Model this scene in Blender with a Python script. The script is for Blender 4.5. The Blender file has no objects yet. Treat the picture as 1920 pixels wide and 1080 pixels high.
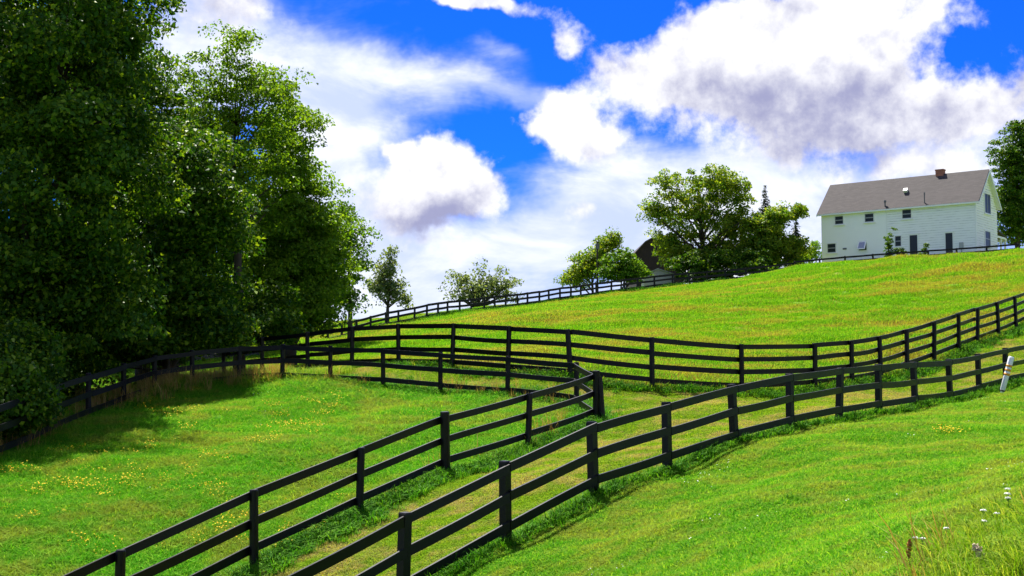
import bpy, math, random
import numpy as np
from mathutils import Vector, Matrix, Euler

# ------------------------------------------------------------------ camera
FPX = 2200.0                       # focal length in pixels of a 1920 px wide picture
PITCH = math.atan(140.0 / FPX)
EYE = 1.7
SC = bpy.context.scene
COL = SC.collection
cam = bpy.data.cameras.new('camera'); cam.sensor_width = 36.0
cam.lens = FPX / 1920.0 * 36.0
cam.clip_start = 0.05; cam.clip_end = 9000
camo = bpy.data.objects.new('camera', cam); COL.objects.link(camo)
camo.location = (0, 0, EYE); camo.rotation_euler = (math.pi / 2 + PITCH, 0, 0)
SC.camera = camo

def ray(px, py):
    u = (px - 960) / FPX; v = -(py - 540) / FPX
    return np.array([u, math.cos(PITCH) - v * math.sin(PITCH), math.sin(PITCH) + v * math.cos(PITCH)])
def P(px, py, Y):
    d = ray(px, py); d = d * (Y / d[1])
    return np.array([d[0], d[1], d[2] + EYE])

# ------------------------------------------------------------------ light
SUN_EL = math.radians(60)
sdir = np.array([-0.26, 0.966, 0]); sdir /= np.linalg.norm(sdir)
SUN = Vector((sdir[0] * math.cos(SUN_EL), sdir[1] * math.cos(SUN_EL), math.sin(SUN_EL)))
sl = bpy.data.lights.new('sun', 'SUN'); sl.energy = 5.0; sl.angle = math.radians(0.53); sl.color = (1.0, 0.955, 0.87)
so = bpy.data.objects.new('sun', sl); COL.objects.link(so); so.location = (-60, 20, 80)
so.rotation_euler = SUN.to_track_quat('Z', 'Y').to_euler()
vs = SC.view_settings
vs.view_transform = 'Standard'; vs.look = 'None'; vs.exposure = 1.36; vs.gamma = 1.0; vs.use_curve_mapping = False
SC.render.engine = 'CYCLES'
SC.cycles.max_bounces = 6; SC.cycles.diffuse_bounces = 3; SC.cycles.glossy_bounces = 2
SC.cycles.transmission_bounces = 3; SC.cycles.transparent_max_bounces = 4

# ------------------------------------------------------------------ node helper
class NT:
    def __init__(s, tree): s.t = tree; s.n = tree.nodes; s.l = tree.links
    def new(s, typ, **kw):
        n = s.n.new(typ)
        for k, v in kw.items(): setattr(n, k, v)
        return n
    def put(s, sock, v):
        if isinstance(v, bpy.types.NodeSocket): s.l.new(v, sock)
        else: sock.default_value = v
    def math(s, op, a, b=0.0, c=None, clamp=False):
        n = s.new('ShaderNodeMath', operation=op, use_clamp=clamp)
        s.put(n.inputs[0], a); s.put(n.inputs[1], b)
        if c is not None: s.put(n.inputs[2], c)
        return n.outputs[0]
    def vmath(s, op, a, b=(0, 0, 0)):
        n = s.new('ShaderNodeVectorMath', operation=op)
        s.put(n.inputs[0], a); s.put(n.inputs[1], b)
        return n.outputs['Value'] if op in ('LENGTH', 'DOT_PRODUCT', 'DISTANCE') else n.outputs['Vector']
    def noise(s, vec, scale, detail=4.0, rough=0.55, dist=0.0):
        n = s.new('ShaderNodeTexNoise')
        if vec is not None: s.put(n.inputs['Vector'], vec)
        n.inputs['Scale'].default_value = scale; n.inputs['Detail'].default_value = detail
        n.inputs['Roughness'].default_value = rough; n.inputs['Distortion'].default_value = dist
        return n.outputs['Fac']
    def ramp(s, fac, lo, hi, smooth=True):
        n = s.new('ShaderNodeMapRange', interpolation_type='SMOOTHSTEP' if smooth else 'LINEAR')
        s.put(n.inputs['Value'], fac); s.put(n.inputs['From Min'], lo); s.put(n.inputs['From Max'], hi)
        return n.outputs['Result']
    def mix(s, fac, a, b, blend='MIX'):
        n = s.new('ShaderNodeMix', data_type='RGBA', blend_type=blend)
        s.put(n.inputs['Factor'], fac)
        for sock, v in ((n.inputs[6], a), (n.inputs[7], b)):
            s.put(sock, v if isinstance(v, bpy.types.NodeSocket) else (*v[:3], 1.0))
        return n.outputs[2]

# ------------------------------------------------------------------ world: blue sky with cumulus and thin veils
world = bpy.data.worlds.new('World'); SC.world = world; world.use_nodes = True
W = NT(world.node_tree); W.n.clear()
sky = W.new('ShaderNodeTexSky', sky_type='NISHITA', sun_disc=False)
sky.sun_elevation = SUN_EL; sky.sun_rotation = math.atan2(sdir[0], sdir[1])
sky.altitude = 200; sky.air_density = 1.0; sky.dust_density = 0.3; sky.ozone_density = 2.5
tc = W.new('ShaderNodeTexCoord'); D = tc.outputs['Generated']
sep = W.new('ShaderNodeSeparateXYZ'); W.l.new(D, sep.inputs[0])
az = W.math('ARCTAN2', sep.outputs[0], sep.outputs[1])
el = W.math('ARCSINE', sep.outputs[2])
ae = W.new('ShaderNodeCombineXYZ'); W.l.new(az, ae.inputs[0]); W.l.new(el, ae.inputs[1])
# break up the outline of every cloud with a domain warp
wn = W.new('ShaderNodeTexNoise'); W.l.new(D, wn.inputs['Vector'])
wn.inputs['Scale'].default_value = 9.0; wn.inputs['Detail'].default_value = 5.0; wn.inputs['Roughness'].default_value = 0.6
wv = W.vmath('SUBTRACT', wn.outputs['Color'], (0.5, 0.5, 0.5))
wv = W.vmath('MULTIPLY', wv, (0.10, 0.075, 0.0))
aew = W.vmath('ADD', ae.outputs[0], wv)
def blob(vec, px, py, rx, ry, amp, rot=0.0):
    d = ray(px, py); d = d / np.linalg.norm(d)
    c = (math.atan2(d[0], d[1]), math.asin(d[2]), 0)
    v = W.vmath('SUBTRACT', vec, c)
    if rot:
        r = W.new('ShaderNodeVectorRotate', rotation_type='Z_AXIS'); W.put(r.inputs['Vector'], v)
        r.inputs['Angle'].default_value = math.radians(rot); v = r.outputs[0]
    v = W.vmath('MULTIPLY', v, (FPX / rx, FPX / ry, 0))
    q = W.vmath('DOT_PRODUCT', v, v)
    g = W.math('POWER', 2.71828, W.math('MULTIPLY', q, -1.0))
    return W.math('MULTIPLY', g, amp)
def total(lst):
    t = lst[0]
    for x in lst[1:]: t = W.math('ADD', t, x)
    return t
CUM = [  # cumulus: px, py, rx, ry, amp, rot
    (1400, 60, 125, 70, 1.0, 0), (1540, 50, 145, 78, 1.0, 0), (1500, 175, 230, 95, 1.0, 0), (1650, 120, 105, 80, .85, 0),
    (1320, 110, 90, 70, .85, 0), (1225, 160, 95, 40, .7, 0), (1720, 235, 160, 45, .8, 0), (1055, 200, 78, 55, 1.05, 0),
    (1125, 265, 92, 60, 1.1, 20), (830, 300, 62, 48, .95, 0), (885, 368, 80, 56, 1.1, 0), (780, 395, 100, 75, 1.0, 0),
    (860, 2, 150, 22, 1.1, 0), (1065, 50, 45, 36, .8, 0), (410, 20, 130, 60, .8, 0), (1720, 320, 170, 34, .85, 0),
    (1660, 4, 60, 20, .65, 0), (1910, 150, 38, 36, .65, 0), (1095, 412, 44, 30, .6, 0), (1465, 285, 60, 28, .6, 0),
    (1140, 115, 70, 38, .62, 0), (1830, 205, 90, 40, .65, 0), (1752, 15, 24, 48, .55, 0), (770, 275, 24, 18, .6, 0)]
cum_field = total([blob(aew, *b) for b in CUM])
fn = W.noise(D, 22.0, 8.0, 0.6)                      # puffs
fn2 = W.noise(W.vmath('ADD', D, (-0.006, 0.0, 0.020)), 22.0, 8.0, 0.6)   # same field sampled sunwards
fb1 = W.noise(D, 9.0, 3.0, 0.5); fb2 = W.noise(W.vmath('ADD', D, (-0.02, 0.0, 0.045)), 9.0, 3.0, 0.5)
gn = W.noise(D, 3.2, 5.0, 0.55)                       # clouds everywhere else in the sky
outside = W.ramp(W.math('ABSOLUTE', az), 0.46, 0.60)
high = W.ramp(el, 0.34, 0.44)
outside = W.math('MAXIMUM', outside, high)
gcl = W.math('MULTIPLY', W.math('MULTIPLY', W.ramp(gn, 0.44, 0.62), outside), 0.95)
field = W.math('ADD', cum_field, gcl)
field = W.math('ADD', field, W.math('MULTIPLY', W.math('SUBTRACT', fn, 0.5), 1.7))
cum = W.ramp(field, 0.32, 0.82)
VEIL = [(640, 350, 110, 220, 1.35, 0), (575, 180, 65, 80, .8, 0), (860, 165, 230, 36, .66, 8), (1120, 165, 140, 42, .55, 0),
        (1500, 400, 420, 75, .95, 0), (1200, 380, 170, 75, .8, 0), (1330, 300, 170, 60, .7, 0), (1850, 285, 170, 75, .9, 0),
        (700, 480, 150, 100, 1.0, 0), (440, 80, 90, 110, .9, 0), (330, 120, 90, 140, 1.1, 0), (1020, 460, 180, 50, .7, 0), (700, 215, 130, 50, .55, 0), (940, 100, 90, 30, .35, 0)]
vf = total([blob(aew, *b) for b in VEIL])
vn = W.noise(W.vmath('MULTIPLY', D, (1.0, 1.0, 2.2)), 8.0, 6.0, 0.6, 0.4)
vg = W.math('MULTIPLY', W.math('MULTIPLY', W.ramp(gn, 0.40, 0.62), outside), 0.5)
low = W.math('MULTIPLY', W.ramp(el, 0.13, 0.03), 1.1)
vf = W.math('ADD', W.math('ADD', vf, vg), low)
veil = W.ramp(W.math('ADD', vf, W.math('MULTIPLY', W.math('SUBTRACT', vn, 0.5), 1.0)), 0.15, 1.05)
# colours (Background strength 0.1 below, so 10 = radiance 1)
blue = W.mix(1.0, sky.outputs[0], (0.018, 0.168, 0.62), 'MULTIPLY')
GREY = [(1560, 195, 210, 60, .8, 0), (1640, 115, 100, 50, .5, 0), (1470, 250, 150, 36, .4, 0), (820, 435, 95, 22, .8, 0), (885, 400, 55, 25, .35, 0),
        (1150, 290, 50, 20, .3, 0), (420, 5, 100, 35, .4, 0), (1340, 200, 90, 30, .3, 0), (1700, 270, 140, 25, .4, 0)]
grey = total([blob(aew, *b) for b in GREY])
shade = W.math('ADD', W.math('MULTIPLY', W.math('SUBTRACT', fn2, fn), 2.3), W.math('MULTIPLY', W.math('SUBTRACT', fb2, fb1), 2.4))
shade = W.math('ADD', shade, W.math('MULTIPLY', grey, 0.8))
shade = W.ramp(W.math('ADD', shade, 0.14), -0.22, 1.35)
ccol = W.mix(shade, (4.5, 4.5, 4.6), (1.55, 1.6, 2.5))
vcol = W.mix(W.ramp(vn, 0.35, 0.7), (2.7, 3.1, 4.3), (4.7, 4.75, 4.95))
c1 = W.mix(W.math('MULTIPLY', veil, 0.95), blue, vcol)
c2 = W.mix(cum, c1, ccol)
bg = W.new('ShaderNodeBackground'); bg.inputs['Strength'].default_value = 0.1
W.l.new(c2, bg.inputs['Color'])
world.cycles.sampling_method = 'MANUAL'; world.cycles.sample_map_resolution = 256
wo = W.new('ShaderNodeOutputWorld'); W.l.new(bg.outputs[0], wo.inputs[0])

# ------------------------------------------------------------------ mesh helpers
RNG = np.random.default_rng(7)
random.seed(7)
def mesh_arrays(name, verts, faces, mat=None, smooth=False):
    """faces: (M,k) int array or list of tuples"""
    me = bpy.data.meshes.new(name)
    verts = np.asarray(verts, dtype=np.float32)
    if isinstance(faces, np.ndarray):
        k = faces.shape[1]; m = len(faces)
        me.vertices.add(len(verts)); me.vertices.foreach_set('co', verts.ravel())
        me.loops.add(m * k); me.loops.foreach_set('vertex_index', faces.astype(np.int32).ravel())
        me.polygons.add(m); me.polygons.foreach_set('loop_start', np.arange(0, m * k, k, dtype=np.int32))
        me.update(calc_edges=True)
    else:
        me.from_pydata([tuple(map(float, v)) for v in verts], [], faces); me.update()
    if smooth: me.polygons.foreach_set('use_smooth', np.ones(len(me.polygons), dtype=bool))
    if mat: me.materials.append(mat)
    return me
def link(name, me, parent=None, loc=(0, 0, 0), rot=None):
    o = bpy.data.objects.new(name, me); COL.objects.link(o); o.location = loc
    if rot is not None: o.rotation_euler = rot
    if parent: o.parent = parent
    return o
def tag(o, label, cat=None, group=None, kind=None):
    o['label'] = label
    if cat: o['category'] = cat
    if group: o['group'] = group
    if kind: o['kind'] = kind
    return o
def thing(name, label, cat, loc=(0, 0, 0), rz=0.0, group=None):
    o = bpy.data.objects.new(name, None); COL.objects.link(o); o.location = loc; o.rotation_euler = (0, 0, rz)
    o.empty_display_size = 0.2
    return tag(o, label, cat, group)
class MB:
    def __init__(s): s.v = []; s.f = []
    def quadbox(s, pts):          # 8 points: bottom 4 ccw, top 4 ccw
        b = len(s.v); s.v += [tuple(p) for p in pts]
        s.f += [tuple(b + i for i in q) for q in ((3, 2, 1, 0), (4, 5, 6, 7), (0, 1, 5, 4), (1, 2, 6, 5), (2, 3, 7, 6), (3, 0, 4, 7))]
        return s
    def box(s, x0, x1, y0, y1, z0, z1):
        return s.quadbox([(x0, y0, z0), (x1, y0, z0), (x1, y1, z0), (x0, y1, z0), (x0, y0, z1), (x1, y0, z1), (x1, y1, z1), (x0, y1, z1)])
    def prism(s, poly, axis, a, b):   # poly in the two other axes
        n = len(poly); k = len(s.v)
        for t in (a, b):
            for p in poly:
                q = [p[0], p[1]]; q.insert(axis, t); s.v.append(tuple(q))
        s.f.append(tuple(k + i for i in range(n))); s.f.append(tuple(k + n + i for i in reversed(range(n))))
        for i in range(n):
            j = (i + 1) % n; s.f.append((k + i, k + n + i, k + n + j, k + j))
        return s
    def tube(s, path, radii, n=7, cap=True):
        path = [np.array(p, float) for p in path]; k = len(s.v)
        for i, p in enumerate(path):
            d = path[min(i + 1, len(path) - 1)] - path[max(i - 1, 0)]
            d /= (np.linalg.norm(d) + 1e-9)
            a = np.cross(d, (0.31, 0.95, 0.05)) if abs(d[1]) < 0.9 else np.cross(d, (1, 0, 0))
            a /= np.linalg.norm(a); b = np.cross(d, a)
            for j in range(n):
                t = 2 * math.pi * j / n; s.v.append(tuple(p + radii[i] * (math.cos(t) * a + math.sin(t) * b)))
        for i in range(len(path) - 1):
            for j in range(n):
                j2 = (j + 1) % n
                s.f.append((k + i * n + j, k + i * n + j2, k + (i + 1) * n + j2, k + (i + 1) * n + j))
        if cap:
            s.f.append(tuple(k + j for j in reversed(range(n)))); e = k + (len(path) - 1) * n
            s.f.append(tuple(e + j for j in range(n)))
        return s
    def mesh(s, name, mat, smooth=False):
        me = bpy.data.meshes.new(name); me.from_pydata(s.v, [], s.f); me.update()
        import bmesh
        bm = bmesh.new(); bm.from_mesh(me); bmesh.ops.recalc_face_normals(bm, faces=bm.faces); bm.to_mesh(me); bm.free()
        if smooth: me.polygons.foreach_set('use_smooth', np.ones(len(me.polygons), dtype=bool))
        me.materials.append(mat); return me
    def build(s, name, mat, parent=None, smooth=False, loc=(0, 0, 0)):
        return link(name, s.mesh(name, mat, smooth), parent, loc)

# ------------------------------------------------------------------ materials
def new_mat(name):
    m = bpy.data.materials.new(name); m.use_nodes = True
    n = NT(m.node_tree); n.n.clear()
    out = n.new('ShaderNodeOutputMaterial')
    b = n.new('ShaderNodeBsdfPrincipled'); n.l.new(b.outputs[0], out.inputs[0])
    return m, n, b, out
def bump(n, b, height, strength, dist=0.01):
    k = n.new('ShaderNodeBump'); k.inputs['Strength'].default_value = strength; k.inputs['Distance'].default_value = dist
    n.l.new(height, k.inputs['Height']); n.l.new(k.outputs[0], b.inputs['Normal'])
def plain(name, col, rough=0.6, var=0.15, scale=3.0, spec=0.5, metal=0.0, bumpy=0.0):
    m, n, b, _ = new_mat(name)
    pos = n.new('ShaderNodeNewGeometry').outputs['Position']
    f = n.noise(pos, scale, 5.0, 0.6)
    n.put(b.inputs['Base Color'], n.mix(f, [c * (1 - var) for c in col], [min(1, c * (1 + var)) for c in col]))
    b.inputs['Roughness'].default_value = rough; b.inputs['Specular IOR Level'].default_value = spec; b.inputs['Metallic'].default_value = metal
    if bumpy: bump(n, b, n.noise(pos, scale * 8, 4.0), bumpy)
    return m
def foliage(name, colA, colB, colC, trans=0.35, rough=0.45, spec=0.5, zone=0.25, island=True, pscale=0.35, stretch=(1, 1, 1), sharp=(0.42, 0.58)):
    """leaf or blade: colour varies by leaf and by patch; light passes through"""
    m, n, b, out = new_mat(name)
    geo = n.new('ShaderNodeNewGeometry')
    wp = n.vmath('MULTIPLY', geo.outputs['Position'], stretch)
    f = n.math('MULTIPLY_ADD', n.noise(wp, pscale * 4.3, 3.0, 0.6), 0.45, n.math('MULTIPLY', n.noise(wp, pscale, 4.0, 0.6), 0.55))
    r = geo.outputs['Random Per Island']
    c = n.mix(n.ramp(f, *sharp), colA, colB)
    c = n.mix(n.ramp(r, 0.55, 1.0, False), c, colC)
    v = n.math('MULTIPLY_ADD', r, 0.5, 0.75)
    hs = n.new('ShaderNodeHueSaturation'); n.l.new(c, hs.inputs['Color']); n.l.new(v, hs.inputs['Value'])
    c = hs.outputs[0]
    n.put(b.inputs['Base Color'], c)
    b.inputs['Roughness'].default_value = rough; b.inputs['Specular IOR Level'].default_value = spec
    t = n.new('ShaderNodeBsdfTranslucent'); n.put(t.inputs['Color'], n.mix(1.0, c, (1.5, 1.35, 0.6), 'MULTIPLY'))
    mx = n.new('ShaderNodeMixShader'); mx.inputs[0].default_value = trans
    n.l.new(b.outputs[0], mx.inputs[1]); n.l.new(t.outputs[0], mx.inputs[2]); n.l.new(mx.outputs[0], out.inputs[0])
    return m
def black_paint():
    m, n, b, _ = new_mat('black_fence_paint')
    pos = n.new('ShaderNodeNewGeometry').outputs['Position']
    f = n.noise(pos, 2.2, 6.0, 0.65); g = n.noise(n.vmath('MULTIPLY', pos, (4, 4, 60)), 1.0, 4.0, 0.6)
    c = n.mix(n.ramp(f, 0.5, 0.75), (0.0025, 0.0025, 0.0035), (0.007, 0.007, 0.009))
    c = n.mix(n.math('MULTIPLY', n.ramp(g, 0.62, 0.8), 0.25), c, (0.022, 0.022, 0.026))
    rn = n.new('ShaderNodeObjectInfo').outputs['Random']
    c = n.mix(n.math('MULTIPLY', n.ramp(rn, 0.55, 1.0), 0.35), c, (0.020, 0.019, 0.020))
    n.put(b.inputs['Base Color'], c)
    n.put(b.inputs['Roughness'], n.math('ADD', n.math('MULTIPLY', rn, 0.18), n.math('MULTIPLY_ADD', f, 0.25, 0.26))); b.inputs['Specular IOR Level'].default_value = 0.24
    bump(n, b, g, 0.5, 0.006); return m
M = {}
M['black'] = black_paint()
M['bark'] = plain('bark', (0.055, 0.045, 0.035), 0.9, 0.4, 6.0, 0.2, bumpy=0.8)

# ------------------------------------------------------------------ measured fence lines (pixel of a post's top, depth)
HA, HB, HC, HD, HH = 1.30, 1.25, 1.55, 1.20, 1.20
lineA = lambda px: 15.56 / (0.8266 - (px - 960) / FPX)
A = [(205, 1265), (511, 1088), (755, 960), (948, 864), (1112, 790), (1250, 753), (1376, 720), (1480, 700), (1571, 689), (1646, 682),
     (1714, 678), (1780, 673), (1834, 663), (1884, 652), (1926, 645), (1962, 637)]
FA = [P(x, y, lineA(x)) for x, y in A]
lineB = lambda px: 15.96 / (0.587 - (px - 960) / FPX)
B1 = [(-121, 1190), (225, 1031), (478, 918), (675, 839), (836, 777), (990, 737), (1118, 699)]
B2 = [(1081, 679, 33.2), (951, 667, 34.8), (826, 660, 36.0), (719, 652, 37.0), (620, 648, 37.8), (530, 645, 38.2), (448, 649, 38.2), (362, 656, 37.6),
      (290, 666, 36.6), (233, 681, 35.0), (168, 699, 31.8), (95, 722, 28.7), (-10, 757, 25.4)]
FB = [P(x, y, lineB(x)) for x, y in B1] + [P(*t) for t in B2]
Cc = [(1940, 540, 59), (1904, 555, 56), (1871, 566, 53.2), (1831, 577, 50.4), (1796, 588, 48), (1750, 603, 45.4), (1699, 617, 43.3), (1650, 630, 41.6),
      (1596, 638, 40.2), (1527, 643.6, 38.9), (1390, 645, 37), (1222, 632, 35.6), (1070, 617, 36), (952, 611, 37.5), (848, 606, 39.5),
      (748, 607, 41), (660, 612, 42.5), (578, 622, 44), (492, 632, 45.5), (421, 642, 47), (332, 655, 49.5)]
FC = [P(*t) for t in Cc]
Dd = [(615, 612, 83), (641, 606, 84), (669, 599, 85), (695, 592, 86.2), (724, 585, 87.4), (747, 581, 88.4), (777, 575.5, 89.6), (800, 570.5, 90.5), (821, 567, 91.4),
      (839, 564.5, 92), (862, 562.5, 92.8), (884, 560, 93.6), (908, 557, 94.5), (928, 555, 95.2), (948, 553, 96), (971, 550.5, 97), (989, 548, 97.8), (1011, 545.5, 98.6),
      (1029, 542.5, 99.4), (1050, 539, 100.2), (1070, 537, 101), (1089, 534.5, 101.8), (1118, 530, 103), (1146, 526.5, 104), (1171, 523.5, 105), (1196, 520.5, 106),
      (1227, 517, 107), (1261, 513.5, 108), (1293, 511, 108.5), (1326, 508.5, 108.5), (1360, 505.5, 108.3), (1398, 502, 108), (1438, 498, 107.8), (1490, 491.5, 107.6)]
FD = [P(*t) for t in Dd]
Hh = [(1490, 489.5, 107.2), (1537, 484.7, 106.8), (1585, 480, 106.4), (1637, 476, 106), (1686, 472.5, 105.6), (1740, 468.7, 105.2), (1794, 465, 104.8), (1850, 461, 104.4), (1909, 456, 104)]
FH = [P(*t) for t in Hh]

# ------------------------------------------------------------------ terrain: smooth surface through the feet of the fences
cp = []
for F, H in ((FA, HA), (FB, HB), (FC, HC), (FD, HD), (FH, HH)):
    cp += [(p[0], p[1], p[2] - H) for p in F]
def g(px, py, Y): cp.append(tuple(P(px, py, Y)))
g(1500, 502, 95); g(1600, 492, 94); g(1700, 487, 93); g(1800, 481, 92); g(1920, 473, 91)          # crest in front of the house
g(1300, 546, 92); g(1300, 538, 101); g(1380, 527, 101); g(1450, 511, 101); g(1450, 517, 94); g(1150, 572, 80); g(1000, 587, 75); g(1400, 560, 75)
g(690, 602, 112); g(760, 596, 114)
for x, y, z in [(0, 0, -1.62), (-6, 4, -2.6), (3.0, 6.6, -1.22), (3.9, 9, -1.16), (2.0, 9, -1.72), (10, 9, -0.8), (6.4, 15, -1.40), (14, 20, -1.05), (22, 32, -0.3), (-14, 12, -4.3),
                (-20, 25, -3.0), (-28, 45, -1.5), (-20, 52, -0.9), (-28, 70, 1.0), (-45, 60, -0.5), (-40, 110, 3.0), (30, 55, 2.4), (45, 70, 6.0), (55, 90, 9.2),
                (43.5, 110, 9.7), (31, 119, 9.5), (38, 116, 9.7), (50, 118, 9.8), (20, 122, 7.4), (8, 122, 6.0), (-8, 122, 4.2), (20, 160, 6.5), (50, 160, 9.0), (-20, 160, 3.5), (75, 120, 10.5), (-6, -8, -2.0), (8, -8, -1.2)]:
    cp.append((x, y, z + EYE))
cp = np.array(cp)
def U(r2): return 0.5 * r2 * np.log(np.maximum(r2, 1e-9))
def fit(cp, lam):
    n = len(cp); xy = cp[:, :2] / 20.0
    K = U(((xy[:, None] - xy[None]) ** 2).sum(-1)) + np.eye(n) * lam
    Q = np.hstack([np.ones((n, 1)), xy]); Am = np.zeros((n + 3, n + 3))
    Am[:n, :n] = K; Am[:n, n:] = Q; Am[n:, :n] = Q.T
    return xy, np.linalg.solve(Am, np.concatenate([cp[:, 2], np.zeros(3)]))
TXY, TW = fit(cp, 0.004)
def tps(x, y):
    x = np.asarray(x, float).ravel() / 20.0; y = np.asarray(y, float).ravel() / 20.0; out = np.empty(len(x))
    for i in range(0, len(x), 20000):
        a = np.stack([x[i:i + 20000], y[i:i + 20000]], 1)
        r2 = ((a[:, None] - TXY[None]) ** 2).sum(-1)
        out[i:i + 20000] = U(r2) @ TW[:-3] + TW[-3] + a @ TW[-2:]
    return out
def axis(lo, hi, step, far, gro=1.22):
    a = list(np.arange(lo, hi + 1e-6, step)); s = step
    up = [hi]; dn = [lo]
    while up[-1] < far: s *= gro; up.append(up[-1] + s)
    s = step
    while dn[-1] > -far: s *= gro; dn.append(dn[-1] - s)
    return np.array(dn[:0:-1] + a + up[1:])
GX = axis(-34, 60, 0.6, 4000); GY = axis(-4, 128, 0.6, 4000)
gx, gy = np.meshgrid(GX, GY)
hr = np.hypot(gx - 12, gy - 60)
wgt = 1 - np.clip((hr - 95) / 110.0, 0, 1); wgt = wgt * wgt * (3 - 2 * wgt)
xc = 12 + (gx - 12) * np.minimum(1, 210 / np.maximum(hr, 1e-3)); yc = 60 + (gy - 60) * np.minimum(1, 210 / np.maximum(hr, 1e-3))
GZ = (wgt.ravel() * np.clip(tps(xc, yc), -9, 14) + (1 - wgt.ravel()) * 1.0).reshape(gx.shape)
nrm = RNG.normal(0, 0.018, GZ.shape)
for _ in range(14):                      # gentle hummocks
    an = RNG.uniform(0, 6.283); fq = RNG.uniform(0.5, 2.4); nrm += 0.030 / fq * np.sin((gx * math.cos(an) + gy * math.sin(an)) * fq + RNG.uniform(0, 6.283))
GZ += np.where(hr < 90, nrm, 0)
def height(x, y):
    x = np.asarray(x, float); y = np.asarray(y, float)
    i = np.clip(np.searchsorted(GX, x) - 1, 0, len(GX) - 2); j = np.clip(np.searchsorted(GY, y) - 1, 0, len(GY) - 2)
    tx = (x - GX[i]) / (GX[i + 1] - GX[i]); ty = (y - GY[j]) / (GY[j + 1] - GY[j])
    return (GZ[j, i] * (1 - tx) + GZ[j, i + 1] * tx) * (1 - ty) + (GZ[j + 1, i] * (1 - tx) + GZ[j + 1, i + 1] * tx) * ty
def hgt(x, y): return float(height(np.array([x]), np.array([y]))[0])
def ground_at(px, py, ymin=5.0, ymax=125.0):
    d = ray(px, py); t = np.arange(ymin, ymax, 0.1) / d[1]
    q = d[None] * t[:, None]; h = height(q[:, 0], q[:, 1])
    k = np.argmax(q[:, 2] + EYE < h)
    return q[k, 0], q[k, 1], h[k]

def inside(poly, x, y):
    r = np.zeros(x.shape, bool); n = len(poly)
    for i in range(n):
        (x0, y0), (x1, y1) = poly[i], poly[(i + 1) % n]
        c = ((y0 > y) != (y1 > y)) & (x < (x1 - x0) * (y - y0) / (y1 - y0 + 1e-12) + x0); r ^= c
    return r
PADDOCK = [(p[0], p[1]) for p in FB] + [(-11.0, 14.8)]
BEYOND_C = [(p[0], p[1]) for p in FC] + [(-20, 53), (-60, 75), (-60, 200), (200, 200), (200, 120), (40, 68)]
def dist_line(pts, x, y):
    best = np.full(np.shape(x), 1e9)
    for (a, b) in zip(pts[:-1], pts[1:]):
        ax, ay = a[0], a[1]; dx, dy = b[0] - ax, b[1] - ay
        t = np.clip(((x - ax) * dx + (y - ay) * dy) / (dx * dx + dy * dy), 0, 1)
        best = np.minimum(best, np.hypot(x - ax - t * dx, y - ay - t * dy))
    return best
def zones(x, y):
    pad = inside(PADDOCK, x, y); fld = inside(BEYOND_C, x, y) & ~pad
    lawn = (x > -15.56 + 0.8266 * y) & ~fld
    wood = (x < -11.9 - 0.02 * (y - 30)) & ~fld & (y > 12) | (fld & (x < -0.16 * y - 3.0) & (y < 80))
    lane = ~(pad | fld | lawn | wood)
    return pad, fld, lawn, lane, wood

# ground sheet
me = mesh_arrays('ground', np.stack([gx.ravel(), gy.ravel(), GZ.ravel()], 1),
                 (lambda nx, ny: (lambda b: np.stack([b, b + 1, b + nx + 1, b + nx], 1))((np.arange(ny - 1)[:, None] * nx + np.arange(nx - 1)[None]).ravel()))(len(GX), len(GY)), smooth=True)
pad, fld, lawn, lane, wood = zones(gx.ravel(), gy.ravel())
zc = np.zeros((gx.size, 4), np.float32); zc[:, 3] = 1
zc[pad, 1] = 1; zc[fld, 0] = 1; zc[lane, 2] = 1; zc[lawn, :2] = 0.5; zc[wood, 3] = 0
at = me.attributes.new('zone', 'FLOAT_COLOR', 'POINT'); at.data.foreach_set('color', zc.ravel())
gm, n, b, _ = new_mat('turf')
pos = n.new('ShaderNodeNewGeometry').outputs['Position']
za = n.new('ShaderNodeAttribute', attribute_name='zone'); zs = n.new('ShaderNodeSeparateColor'); n.l.new(za.outputs['Color'], zs.inputs[0])
f1 = n.noise(pos, 0.35, 5.0, 0.6); f2 = n.noise(pos, 6.0, 5.0, 0.65)
green = n.mix(f1, (0.045, 0.150, 0.004), (0.085, 0.170, 0.006))
fieldc = n.mix(n.ramp(f1, 0.42, 0.62), (0.100, 0.200, 0.005), (0.155, 0.180, 0.012))
lanec = n.mix(n.ramp(f1, 0.45, 0.62), (0.100, 0.200, 0.006), (0.20, 0.205, 0.03))
c = n.mix(zs.outputs[0], green, fieldc); c = n.mix(zs.outputs[2], c, lanec)
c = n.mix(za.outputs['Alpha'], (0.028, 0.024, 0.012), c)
c = n.mix(n.math('MULTIPLY', n.ramp(f2, 0.5, 0.75), 0.6), c, (0.045, 0.055, 0.012))
n.put(b.inputs['Base Color'], c); b.inputs['Roughness'].default_value = 0.9; b.inputs['Specular IOR Level'].default_value = 0.1
bump(n, b, f2, 0.8, 0.05)
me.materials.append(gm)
tag(link('ground', me), 'green grassy hillside sloping up to the right under the fences', kind='structure')

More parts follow.
